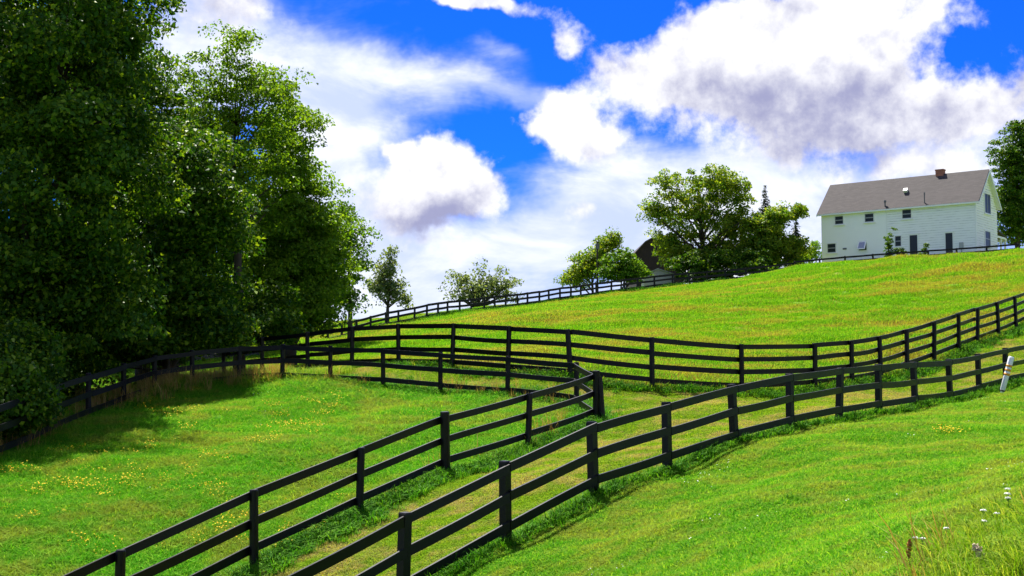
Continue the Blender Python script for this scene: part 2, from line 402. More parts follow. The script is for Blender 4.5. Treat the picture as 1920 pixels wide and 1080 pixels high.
# ------------------------------------------------------------------ fences
def post_mesh(w, H, sides, seed):
    r = random.Random(seed); mb = MB(); rings = [(-0.4, 1.03), (0.25, 1.0), (H * 0.6, 0.98), (H - 0.02, 0.97), (H, 0.82)]
    off = [r.uniform(0.95, 1.05) for _ in range(sides)]
    for z, s in rings:
        for j in range(sides):
            t = 2 * math.pi * (j + 0.5) / sides; q = w / 2 * s * off[j] * (1.35 if sides == 4 else 1.0)
            mb.v.append((q * math.cos(t), q * math.sin(t), z))
    for i in range(len(rings) - 1):
        for j in range(sides):
            j2 = (j + 1) % sides; mb.f.append((i * sides + j, i * sides + j2, (i + 1) * sides + j2, (i + 1) * sides + j))
    mb.f.append(tuple(range((len(rings) - 1) * sides, len(rings) * sides)))
    return mb.mesh('post', M['black'])
def fence(name, label, pts, H, fr, side, post_w=0.15, sides=10, rail_h=0.15, rail_t=0.035, seed=1, group=None, thick=()):
    r = random.Random(seed); pts = [np.array(p) for p in pts]
    origin = np.array([pts[0][0], pts[0][1], pts[0][2] - H])
    root = thing(name, label, 'fence', origin, group=group)
    variants = [post_mesh(post_w, H, sides, seed * 10 + k) for k in range(3)]
    n = len(pts)
    for i, p in enumerate(pts):
        a = pts[max(i - 1, 0)]; c = pts[min(i + 1, n - 1)]
        o = link('post', variants[r.randrange(3)], root, (p[0] - origin[0], p[1] - origin[1], p[2] - H - origin[2]),
                 (r.gauss(0, 0.018), r.gauss(0, 0.024), math.atan2(c[1] - a[1], c[0] - a[0])))
        if i in thick: o.scale = (1.35, 1.35, 1.05)
    def pt(i): return pts[min(max(i, 0), n - 1)]
    for i in range(n - 1):
        p0, p1, p2, p3 = pt(i - 1), pt(i), pt(i + 1), pt(i + 2)
        d = p2 - p1; dl = np.linalg.norm(d[:2]); nrm = np.array([-d[1], d[0], 0]) / dl * side
        m1 = (p2 - p0) / 2; m2 = (p3 - p1) / 2
        # boards only flex a little; at a corner they stay straight
        def flex(m):
            m = np.array(m) if abs(m[0]) + abs(m[1]) > 1e-6 else d
            cosang = (m[:2] @ d[:2]) / (np.linalg.norm(m[:2]) * dl + 1e-9)
            return 0.35 * m * (dl / (np.linalg.norm(m[:2]) + 1e-9)) + 0.65 * d if cosang > 0.93 else d
        m1, m2 = flex(m1), flex(m2)
        for q, f in enumerate(fr):
            dz1, dz2 = r.gauss(0, 0.010), r.gauss(0, 0.010); hh = rail_h * r.uniform(0.95, 1.05); sag = r.gauss(0.006, 0.008)
            bow = r.gauss(0, 0.008); mb = MB(); rows = []
            seg = 5
            for k in range(seg + 1):
                t = k / seg; tt = 0.004 + 0.992 * t
                h00 = 2 * tt ** 3 - 3 * tt ** 2 + 1; h10 = tt ** 3 - 2 * tt ** 2 + tt; h01 = -2 * tt ** 3 + 3 * tt ** 2; h11 = tt ** 3 - tt ** 2
                c = h00 * p1 + h10 * m1 + h01 * p2 + h11 * m2
                z = c[2] - H + f * H + dz1 * (1 - t) + dz2 * t - sag * math.sin(math.pi * t)
                c = c + nrm * (post_w * 0.5 + rail_t * 0.5 - 0.012 + bow * math.sin(math.pi * t))
                rows.append((c - origin, z - origin[2]))
            for c, z in rows:
                for s1, s2 in ((-1, -1), (1, -1), (1, 1), (-1, 1)):
                    mb.v.append((c[0] + nrm[0] * s1 * rail_t / 2, c[1] + nrm[1] * s1 * rail_t / 2, z + s2 * hh / 2))
            for k in range(seg):
                for j in range(4):
                    j2 = (j + 1) % 4; mb.f.append((k * 4 + j, k * 4 + j2, k * 4 + 4 + j2, k * 4 + 4 + j))
            mb.f.append((3, 2, 1, 0)); e = seg * 4; mb.f.append((e, e + 1, e + 2, e + 3))
            mb.build('rail', M['black'], root)
    return root
fence('board_fence', 'black three rail fence nearest the camera, running up along the lawn on the right', FA, HA, (0.925, 0.575, 0.225), -1, 0.15, 4, 0.15, seed=3)
fb = fence('paddock_fence', 'black three rail fence looping round the flowery paddock with a leaning corner post', FB, HB, (0.915, 0.56, 0.20), 1, 0.15, 12, 0.145, seed=4, thick=(4, 6))
FBO = np.array(fb.location)
q = FB[6]; mb = MB()
mb.tube([(q[0] + 0.17, q[1] - 0.10, q[2] - HB - 0.3), (q[0] + 0.075, q[1] - 0.06, q[2] - 0.10)], [0.085, 0.08], 8)
mb.v = [tuple(np.array(v) - FBO) for v in mb.v]; mb.build('brace_post', M['black'], fb)
fence('field_fence', 'black four rail board fence between the mown lane and the upper field', FC, HC, (0.945, 0.69, 0.43, 0.17), -1, 0.17, 8, 0.155, seed=5)
fence('hilltop_fence', 'distant black three rail fence along the skyline below the barn', FD, HD, (0.93, 0.60, 0.26), -1, 0.17, 6, 0.18, seed=6)
fence('house_fence', 'low black two rail fence in front of the white house', FH, HH, (0.93, 0.60), 1, 0.19, 6, 0.16, seed=8)

# ------------------------------------------------------------------ white farmhouse
M['white'] = plain('white_siding_paint', (0.90, 0.905, 0.91), 0.55, 0.03, 1.2, 0.4)
m, n, b, _ = new_mat('worn_lap_shaded_white_paint')
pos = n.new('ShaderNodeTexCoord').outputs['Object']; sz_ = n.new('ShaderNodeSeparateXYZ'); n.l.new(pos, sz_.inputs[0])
ph = n.math('FRACT', n.math('DIVIDE', n.math('ADD', sz_.outputs[2], 0.4), 0.235))      # lap shadow line painted along each board's butt edge, broken by patchy wear
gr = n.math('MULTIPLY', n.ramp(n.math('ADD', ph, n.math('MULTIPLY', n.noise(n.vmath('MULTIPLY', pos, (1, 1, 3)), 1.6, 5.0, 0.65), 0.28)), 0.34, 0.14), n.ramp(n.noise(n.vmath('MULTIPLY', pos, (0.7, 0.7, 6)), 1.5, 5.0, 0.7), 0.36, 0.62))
n.put(b.inputs['Base Color'], n.mix(gr, (0.89, 0.895, 0.90), (0.34, 0.35, 0.38))); b.inputs['Roughness'].default_value = 0.6; M['worn_lap_shade'] = m
M['trim'] = plain('white_trim', (0.82, 0.83, 0.82), 0.45, 0.04, 2.0)
M['frame'] = plain('grey_window_frame', (0.30, 0.31, 0.33), 0.5, 0.1, 2.0)
M['dark_door'] = plain('dark_screen_door', (0.012, 0.014, 0.016), 0.35, 0.2, 2.0)
M['brick'] = plain('chimney_brick', (0.36, 0.15, 0.11), 0.85, 0.3, 9.0, 0.2)
M['metal'] = plain('vent_metal', (0.10, 0.10, 0.11), 0.5, 0.2, 3.0)
M['pale_metal'] = plain('pale_vent_metal', (0.7, 0.7, 0.7), 0.4, 0.1, 3.0)
M['meter'] = plain('grey_meter_box', (0.36, 0.37, 0.38), 0.5, 0.1, 3.0)
m, n, b, _ = new_mat('window_glass'); b.inputs['Base Color'].default_value = (0.02, 0.026, 0.032, 1); b.inputs['Roughness'].default_value = 0.35
b.inputs['Specular IOR Level'].default_value = 0.25; M['glass'] = m
m, n, b, _ = new_mat('asphalt_shingle')
pos = n.new('ShaderNodeTexCoord').outputs['Object']
bt = n.new('ShaderNodeTexBrick'); n.l.new(n.vmath('MULTIPLY', pos, (1.0, 1.0, 1.0)), bt.inputs['Vector'])
for k, v in (('Scale', 1.0), ('Brick Width', 0.45), ('Row Height', 0.15), ('Mortar Size', 0.006), ('Bias', 0.0)): bt.inputs[k].default_value = v
bt.inputs['Color1'].default_value = (0.036, 0.030, 0.029, 1); bt.inputs['Color2'].default_value = (0.064, 0.054, 0.052, 1); bt.inputs['Mortar'].default_value = (0.03, 0.027, 0.03, 1)
f = n.noise(pos, 1.3, 4.0); n.put(b.inputs['Base Color'], n.mix(n.math('MULTIPLY', f, 0.6), bt.outputs[0], (0.055, 0.045, 0.042)))
b.inputs['Roughness'].default_value = 0.9; M['shingle'] = m

TH = math.radians(39); HX0 = P(1831, 480, 110.0)[0]; HY0 = 110.0
HG = 9.35 + EYE
house = thing('farmhouse', 'white two-storey farmhouse with grey shingle roof and brick chimney on the hilltop', 'house', (HX0, HY0, HG), -TH)
ux = np.array([math.cos(TH), -math.sin(TH), 0]); uy = np.array([math.sin(TH), math.cos(TH), 0]); C0 = np.array([HX0, HY0, 0])
def on_front(px, py):           # local (x, z) where the pixel's ray meets the long wall
    d = ray(px, py); e = np.array([0, 0, EYE]); t = ((C0 - e) @ uy) / (d @ uy); p = e + d * t
    return (p - C0) @ ux, p[2] - HG
def on_gable(px, py):
    d = ray(px, py); e = np.array([0, 0, EYE]); t = ((C0 - e) @ ux) / (d @ ux); p = e + d * t
    return (p - C0) @ uy, p[2] - HG
L = -on_front(1541, 430)[0]; Wd = 6.5
EV = on_front(1831, 381)[1] + 0.30                          # eave height
RS = 3.22; SP = math.atan2(RS, Wd / 2)
z0 = -1.6
mb = MB(); mb.prism([(0, z0), (Wd, z0), (Wd, EV), (Wd / 2, EV + RS), (0, EV)], 0, -L, 0)
mb.build('wall', M['white'], house)
# lapped siding: course by course, thicker at the lower edge
XS = on_front(1664, 430)[0]
def courses(x0, x1, expo, lap, wob, seed, gable=False):
    r = random.Random(seed); mb = MB(); z = z0 + 1.2; top = EV + (RS if gable else 0)
    while z < top - 0.03:
        z2 = min(z + expo, top)
        if not gable:
            xs = np.linspace(x0, x1, 10); zz = [z + r.gauss(0, wob) for _ in xs]
            for i in range(9):
                a, c = xs[i], xs[i + 1]
                mb.quadbox([(a, -lap, zz[i]), (c, -lap, zz[i + 1]), (c, 0.003, zz[i + 1]), (a, 0.003, zz[i]), (a, -0.006, z2 + 0.01), (c, -0.006, z2 + 0.01), (c, 0.003, z2 + 0.01), (a, 0.003, z2 + 0.01)])
        else:
            def lim(zq): return 0.0 if zq < EV else (zq - EV) / RS * Wd / 2
            la, lb = lim(z), lim(z2)
            if Wd - 2 * lb > 0.1:
                mb.quadbox([(-0.003, la, z), (lap, la, z), (lap, Wd - la, z), (-0.003, Wd - la, z), (-0.003, lb, z2), (0.006, lb, z2), (0.006, Wd - lb, z2), (-0.003, Wd - lb, z2)])
        z += expo
    return mb
o = courses(XS, -0.05, 0.235, 0.050, 0.010, 5).build('siding', M['worn_lap_shade'], house); o['label'] = 'weathered lapped white siding of the right half, lap shadows painted in'
o = courses(-L, XS - 0.12, 0.20, 0.010, 0.0, 6).build('siding', M['white'], house); o['label'] = 'smooth white siding of the left half'
courses(0, 0, 0.235, 0.045, 0.0, 7, True).build('siding', M['worn_lap_shade'], house)
for (x, y, w) in ((XS - 0.06, -0.022, 0.12),): MB().box(x - w / 2, x + w / 2, y - 0.022, y + 0.02, z0 + 1.2, EV - 0.05).build('corner_board', M['trim'], house)
MB().box(-0.06, 0.05, -0.05, 0.06, z0 + 1.2, EV - 0.05).build('corner_board', M['trim'], house)
MB().box(-L - 0.03, -L + 0.09, -0.04, 0.06, z0 + 1.2, EV - 0.05).build('corner_board', M['trim'], house)
# roof
OV, GO, RT = 0.32, 0.42, 0.12
cs, sn = math.cos(SP), math.sin(SP); ln = (Wd / 2) / cs + OV + 0.05
def slab(front):
    me = MB().box(-L - GO, GO, -OV - 0.0, (Wd / 2) / cs + 0.03, 0.02, RT).mesh('roof', M['shingle'])
    o = link('roof', me, house)
    if front: o.location = (0, 0, EV); o.rotation_euler = (SP, 0, 0)
    else:
        o.location = (-L, Wd, EV); o.rotation_euler = Euler((SP, 0, math.pi), 'XYZ')
    return o
rf = slab(True); rb = slab(False)
rf['label'] = 'front slope of dark grey asphalt shingles'
ez = EV - OV * sn
MB().box(-L - GO, GO, -OV * cs - 0.14, -OV * cs - 0.02, ez - 0.10, ez + 0.06).build('gutter', M['trim'], house)
MB().box(-L - GO + 0.02, GO - 0.02, -OV * cs, 0.02, ez - 0.03, ez + 0.0).build('soffit', M['trim'], house)
def rake(x):                # wide white barge boards on the gable
    mb = MB(); yo = -OV * cs; zo = EV - OV * sn
    for s in (0, 1):
        f = (lambda y: y) if s == 0 else (lambda y: Wd - y)
        a = [(f(yo), zo - 0.20), (f(yo), zo + 0.02), (f(Wd / 2), EV + RS + 0.06), (f(Wd / 2), EV + RS - 0.20)]
        mb.prism(a, 0, x, x + 0.04)
    mb.build('barge_board', M['trim'], house)
rake(GO + 0.002); rake(-L - GO - 0.042)
mb = MB()
for s in (0, 1):
    f = (lambda y: y) if s == 0 else (lambda y: Wd - y)
    mb.prism([(f(-OV * cs), EV - OV * sn - 0.06), (f(-OV * cs), EV - OV * sn + 0.0), (f(Wd / 2), EV + RS), (f(Wd / 2), EV + RS - 0.06)], 0, 0.02, GO)
mb.build('soffit', M['trim'], house)
# openings measured in the photograph
def window(x0, x1, za, zb, gable=False, bars=1, vert=0, sill=True):
    t = 0.075
    def bx(mb, a, c, d0, d1, e, f):
        return mb.box(d0, d1, a, c, e, f) if gable else mb.box(a, c, -d1, -d0, e, f)
    mb = MB()
    bx(mb, x0 - t, x0, 0.0, 0.105, za - t, zb + t); bx(mb, x1, x1 + t, 0.0, 0.105, za - t, zb + t)
    bx(mb, x0, x1, 0.0, 0.104, zb, zb + t); bx(mb, x0, x1, 0.0, 0.104, za - t, za)
    w = mb.build('window', M['trim'], house)
    nb = bars + 1; nv = vert + 1
    for i in range(nb):
        for j in range(nv):
            a = x0 + (x1 - x0) * j / nv; c = x0 + (x1 - x0) * (j + 1) / nv; e = za + (zb - za) * i / nb; f = za + (zb - za) * (i + 1) / nb
            bx(MB(), a + 0.03, c - 0.03, 0.0, 0.062, e + 0.03, f - 0.03).build('pane', M['glass'], w)
    mb = MB()
    s = 0.045
    for i in range(nb + 1): z = za + (zb - za) * i / nb; bx(mb, x0, x1, 0.0, 0.082, max(za, z - s), min(zb, z + s))
    for j in range(nv + 1): x = x0 + (x1 - x0) * j / nv; bx(mb, max(x0, x - s), min(x1, x + s), 0.0, 0.080, za, zb)
    mb.build('sash', M['frame'], w)
    if sill: bx(MB(), x0 - 0.16, x1 + 0.16, 0.0, 0.16, za - t - 0.06, za - t + 0.003).build('sill', M['trim'], w)
def wpx(xl, yt, xr, yb, **k):
    xm, zt = on_front((xl + xr) / 2, yt); _, zb = on_front((xl + xr) / 2, yb); x0 = on_front(xl, yt)[0]; x1 = on_front(xr, yt)[0]
    window(x0, x1, zb, zt, **k)
wpx(1566, 405.5, 1581.5, 420.5); wpx(1622, 400.5, 1638.5, 416); wpx(1692, 393, 1709, 409.5)
wpx(1552, 457, 1567.5, 473.5); wpx(1678.5, 442.5, 1690, 462)
def gpx(xl, yt, xr, yb, **k):
    y0 = on_gable(xl, yt)[0]; y1 = on_gable(xr, yt)[0]; window(y0, y1, on_gable((xl + xr) / 2, yb)[1], on_gable((xl + xr) / 2, yt)[1], gable=True, **k)
gpx(1844.5, 364, 1855, 400, bars=0, vert=1); gpx(1845.5, 434, 1855, 462, bars=1, vert=0)
def doorway(xl, yt, xr):
    x0 = on_front(xl, yt)[0]; x1 = on_front(xr, yt)[0]; zt = on_front((xl + xr) / 2, yt)[1]; zb = zt - 2.15; t = 0.11
    mb = MB(); mb.box(x0 - t, x0, -0.11, 0, zb, zt + t).box(x1, x1 + t, -0.11, 0, zb, zt + t).box(x0, x1, -0.109, 0, zt, zt + t)
    mb.box(x0 - t - 0.06, x1 + t + 0.06, -0.15, 0, zt + t, zt + t + 0.05)
    d = mb.build('door_frame', M['trim'], house)
    MB().box(x0, x1, -0.068, 0, zb, zt).build('door', M['dark_door'], d)
doorway(1706, 441, 1720.5); doorway(1773, 437, 1786.5)
# propped open awning window
xa, za = on_front(1610, 453); xb, zb = on_front(1625, 468)
aw = MB().box(xa - 0.07, xb + 0.07, -0.05, 0, zb - 0.12, zb - 0.04).box(xa - 0.07, xa, -0.05, 0, zb - 0.04, za + 0.07).box(xb, xb + 0.07, -0.05, 0, zb - 0.04, za + 0.07).box(xa, xb, -0.05, 0, za, za + 0.07).build('window', M['trim'], house)
MB().box(xa, xb, -0.012, -0.004, zb - 0.04, za).build('pane', M['dark_door'], aw)
hgt_s = za - zb + 0.05
s = MB().box(xa, xb, -0.03, 0.03, -hgt_s, 0).build('open_sash', M['trim'], aw); s.location = (0, -0.06, za - 0.02); s.rotation_euler = (math.radians(-28), 0, 0)
m, n, b, _ = new_mat('sky_lit_glass'); b.inputs['Base Color'].default_value = (0.10, 0.16, 0.32, 1); b.inputs['Roughness'].default_value = 0.05; b.inputs['Specular IOR Level'].default_value = 0.9; M['glass2'] = m
p_ = MB().box(xa + 0.1, xb - 0.1, -0.036, -0.031, -hgt_s + 0.1, -0.09).build('open_pane', M['glass2'], aw); p_.location = s.location; p_.rotation_euler = s.rotation_euler
x, z = on_front(1584, 466.5); MB().box(x - 0.2, x + 0.2, -0.06, 0, z - 0.08, z + 0.08).build('wall_vent', M['metal'], house)
x, z = on_front(1803, 460); MB().box(x - 0.19, x + 0.19, -0.16, 0, z - 0.3, z + 0.28).box(x - 0.05, x + 0.05, -0.09, 0, z - 1.4, z - 0.3).build('meter_box', M['meter'], house)
x, z = on_front(1662, 398); MB().box(x - 0.04, x + 0.04, -0.12, -0.04, EV - 0.55, EV - 0.1).build('downspout', M['trim'], house)
# things on the roof belong to it; positions along the front slope in its own axes
def on_roof(px, py):
    nrm = uy * (-sn) + np.array([0, 0, cs]); p0 = C0 + np.array([0, 0, HG + EV]); e = np.array([0, 0, EYE]); d = ray(px, py)
    p = e + d * (((p0 - e) @ nrm) / (d @ nrm)); q = p - p0
    return q @ ux, q @ (uy * cs + np.array([0, 0, sn]))
Rr = Matrix.Rotation(-SP, 3, 'X')
def roof_pipe(name, px, py, r, h, mat, cap=None):
    x, s = on_roof(px, py); up = Rr @ Vector((0, 0, 1)); b0 = np.array([x, s, RT - 0.03]); mb = MB()
    mb.tube([b0, b0 + np.array(up) * h], [r, r], 8)
    if cap: mb.tube([b0 + np.array(up) * (h - 0.02), b0 + np.array(up) * (h + cap)], [r * 1.9, r * 1.5], 8)
    mb.build(name, mat, rf)
roof_pipe('vent_pipe', 1660, 388.5, 0.07, 0.45, M['metal'], 0.16)
roof_pipe('vent_pipe', 1734, 382.5, 0.05, 1.0, M['metal'], 0.05)
x, s = on_roof(1699.5, 361); MB().box(x - 0.2, x + 0.2, s - 0.15, s + 0.2, RT, RT + 0.28).build('roof_vent', M['pale_metal'], rf)
# chimney of separate bricks courses
xcq = on_front(1767.5, 322)[0]; xcq = -(L) * (1857 - 1767.5) / (1857 - 1556) * 0.94
ch = MB().box(xcq - 0.37, xcq + 0.37, Wd / 2 - 0.3, Wd / 2 + 0.3, EV + RS - 0.6, EV + RS + 0.56).build('chimney', M['brick'], house)
mb = MB()
for k in range(8):
    z = EV + RS - 0.01 + k * 0.072; o_ = 0.012 if k < 6 else 0.05
    mb.box(xcq - 0.37 - o_, xcq + 0.37 + o_, Wd / 2 - 0.3 - o_, Wd / 2 + 0.3 + o_, z, z + 0.06)
mb.build('brick_course', M['brick'], ch)
# rear porch seen past the gable
MB().prism([(Wd, 3.55), (Wd + 3.1, 3.05), (Wd + 3.1, 3.17), (Wd, 3.70)], 0, -6.0, 0.1).build('porch_roof', M['shingle'], house)
MB().box(-6.0, 0.05, Wd + 2.9, Wd + 3.02, 2.78, 3.04).box(-0.07, 0.05, Wd, Wd + 2.9, 2.95, 3.14).build('porch_beam', M['trim'], house)
for xx, yy in ((-0.1, Wd + 2.9), (-0.1, Wd + 1.5), (-3.0, Wd + 2.9)): MB().box(xx - 0.08, xx + 0.08, yy - 0.08, yy + 0.08, -1.0, 2.95).build('porch_post', M['trim'], house)
MB().box(-6.0, 0.0, Wd + 0.01, Wd + 3.0, -1.0, 0.35).build('porch_floor', M['frame'], house)

# ------------------------------------------------------------------ barn and shed behind the hill
M['barn'] = plain('weathered_barn_boards', (0.030, 0.021, 0.024), 0.9, 0.4, 1.0, 0.2)
M['barnroof'] = plain('dark_barn_roof', (0.06, 0.05, 0.055), 0.8, 0.3, 0.6, 0.3)
BY = 172.0
bl = P(1193, 500, BY)[0]; br = P(1281, 500, BY)[0]; zt = P(1237, 440, BY)[2]; ze = P(1237, 473, BY)[2]; zk = P(1237, 455, BY)[2]
bz = hgt((bl + br) / 2, BY + 4)
barn = thing('gambrel_barn', 'dark weathered barn with gambrel roof showing behind the big hilltop tree', 'barn', ((bl + br) / 2, BY, bz - 0.3))
hw = (br - bl) / 2; ze -= bz - 0.3; zk -= bz - 0.3; zt -= bz - 0.3
MB().prism([(-hw, 0), (hw, 0), (hw, ze), (hw * 0.62, zk), (0, zt), (-hw * 0.62, zk), (-hw, ze)], 1, 0, 16).build('wall', M['barn'], barn)
outl = [(-hw - 0.3, ze - 0.35), (-hw * 0.62, zk), (0, zt), (hw * 0.62, zk), (hw + 0.3, ze - 0.35)]
for (a, c) in zip(outl[:-1], outl[1:]):
    MB().prism([(a[0], a[1] + 0.01), (c[0], c[1] + 0.01), (c[0], c[1] + 0.2), (a[0], a[1] + 0.2)], 1, -0.4, 16.4).build('roof', M['barnroof'], barn)
mb = MB()
for i in range(22): x = -hw + (i + 0.5) * 2 * hw / 22; mb.box(x - 0.02, x + 0.02, -0.03, 0, 0, ze if abs(x) > hw * .62 else zk)
mb.build('batten', M['barn'], barn)
MB().box(-1.3, 1.3, -0.06, -0.03, 0, 3.4).build('door', M['barnroof'], barn)
SY = 118.0; a = P(1208, 523, SY); c = P(1264, 523, SY); sz = hgt((a[0] + c[0]) / 2, SY + 1)
sh = thing('low_shed', 'small pale grey shed with sloping roof behind the hilltop fence', 'shed', ((a[0] + c[0]) / 2, SY, sz - 0.2)); hw = (c[0] - a[0]) / 2; hs = P(1230, 515, SY)[2] - sz + 0.2
MB().prism([(-hw, 0), (hw, 0), (hw, hs), (-hw * 0.1, hs + 0.55), (-hw, hs - 0.1)], 1, 0, 2.6).build('wall', plain('pale_shed', (0.42, 0.42, 0.43), 0.7, 0.15), sh)
for p0, p1 in (((-hw - .2, hs - .15), (-hw * .1, hs + .56)), ((-hw * .1, hs + .56), (hw + .2, hs - 0.05))):
    MB().prism([p0, p1, (p1[0], p1[1] + .08), (p0[0], p0[1] + .08)], 1, -0.2, 2.8).build('roof', M['meter'], sh)
a = P(1120, 453, 116); gz = hgt(a[0], 116)
up = thing('utility_pole', 'slim dark pole standing in front of the small trees left of the barn', 'pole', (a[0], 116, gz)); h = a[2] - gz
MB().tube([(0, 0, -0.3), (0, 0, h)], [0.11, 0.085], 8).build('pole', M['bark'], up); MB().box(-0.18, 0.18, -0.12, -0.06, h - 0.75, h - 0.2).build('bracket', M['metal'], up)

# ------------------------------------------------------------------ leaning white marker post with orange bands
M['marker'] = plain('white_plastic', (0.72, 0.74, 0.76), 0.4, 0.08, 6.0); M['orange'] = plain('orange_band', (0.75, 0.30, 0.02), 0.45, 0.1, 6.0)
mx_, my_, mz_ = P(1877, 741, 35.2); mz_ = hgt(mx_, my_)
mk = thing('marker_post', 'leaning white marker post with orange bands against the near fence', 'marker post', (mx_, my_, mz_)); mk.rotation_euler = (math.radians(4), math.radians(15), 0)
MB().tube([(0, 0, -0.2), (0, 0, 0.12), (0, 0, 0.2), (0, 0, 1.17), (0, 0, 1.2)], [0.05, 0.05, 0.075, 0.085, 0.07], 12).build('shaft', M['marker'], mk, True)
for z in (0.62, 0.75, 0.88): MB().tube([(0, 0, z), (0, 0, z + 0.07)], [0.0855, 0.0865], 12).build('band', M['orange'], mk, True)
MB().tube([(0, 0, 0.13), (0, 0, 0.165)], [0.072, 0.076], 12).build('ring', M['black'], mk, True)

# ------------------------------------------------------------------ trees
M['leaf_dark'] = foliage('dark_leaf', (0.024, 0.088, 0.004), (0.052, 0.140, 0.006), (0.145, 0.225, 0.010), 0.40, 0.5, 0.14, pscale=0.5)
M['leaf_mid'] = foliage('mid_leaf', (0.065, 0.170, 0.010), (0.095, 0.205, 0.012), (0.140, 0.235, 0.014), 0.44, 0.5, 0.14, pscale=0.5)
M['leaf_yellow'] = foliage('yellowing_leaf', (0.090, 0.215, 0.012), (0.160, 0.255, 0.014), (0.24, 0.275, 0.016), 0.48, 0.5, 0.14, pscale=0.5)
M['leaf_bright'] = foliage('bright_leaf', (0.085, 0.205, 0.008), (0.120, 0.235, 0.010), (0.165, 0.260, 0.012), 0.48, 0.5, 0.14, pscale=0.5)
M['leaf_grey'] = foliage('greyish_leaf', (0.120, 0.185, 0.072), (0.155, 0.220, 0.085), (0.20, 0.26, 0.08), 0.46, 0.5, 0.14, pscale=0.5)
M['leaf_blue'] = foliage('spruce_needles', (0.018, 0.040, 0.022), (0.028, 0.055, 0.03), (0.04, 0.07, 0.035), 0.15, 0.6, 0.3)
def leaf_mesh(name, cen, nor, size, mat, rng, aspect=0.62):
    """one folded diamond per leaf"""
    n = len(cen); nor = nor / np.linalg.norm(nor, axis=1, keepdims=True)
    t = rng.normal(size=(n, 3)); t -= (t * nor).sum(1, keepdims=True) * nor; t /= np.linalg.norm(t, axis=1, keepdims=True)
    b = np.cross(nor, t); L_ = (size * rng.uniform(0.5, 1.45, n))[:, None]; w = L_ * aspect * 0.5
    v = np.empty((n, 4, 3), np.float32)
    v[:, 0] = cen - t * L_ * 0.5; v[:, 2] = cen + t * L_ * 0.5 - nor * L_ * 0.10
    v[:, 1] = cen + b * w + nor * L_ * 0.12; v[:, 3] = cen - b * w + nor * L_ * 0.12
    return mesh_arrays(name, v.reshape(-1, 3), np.arange(n * 4).reshape(n, 4), mat)
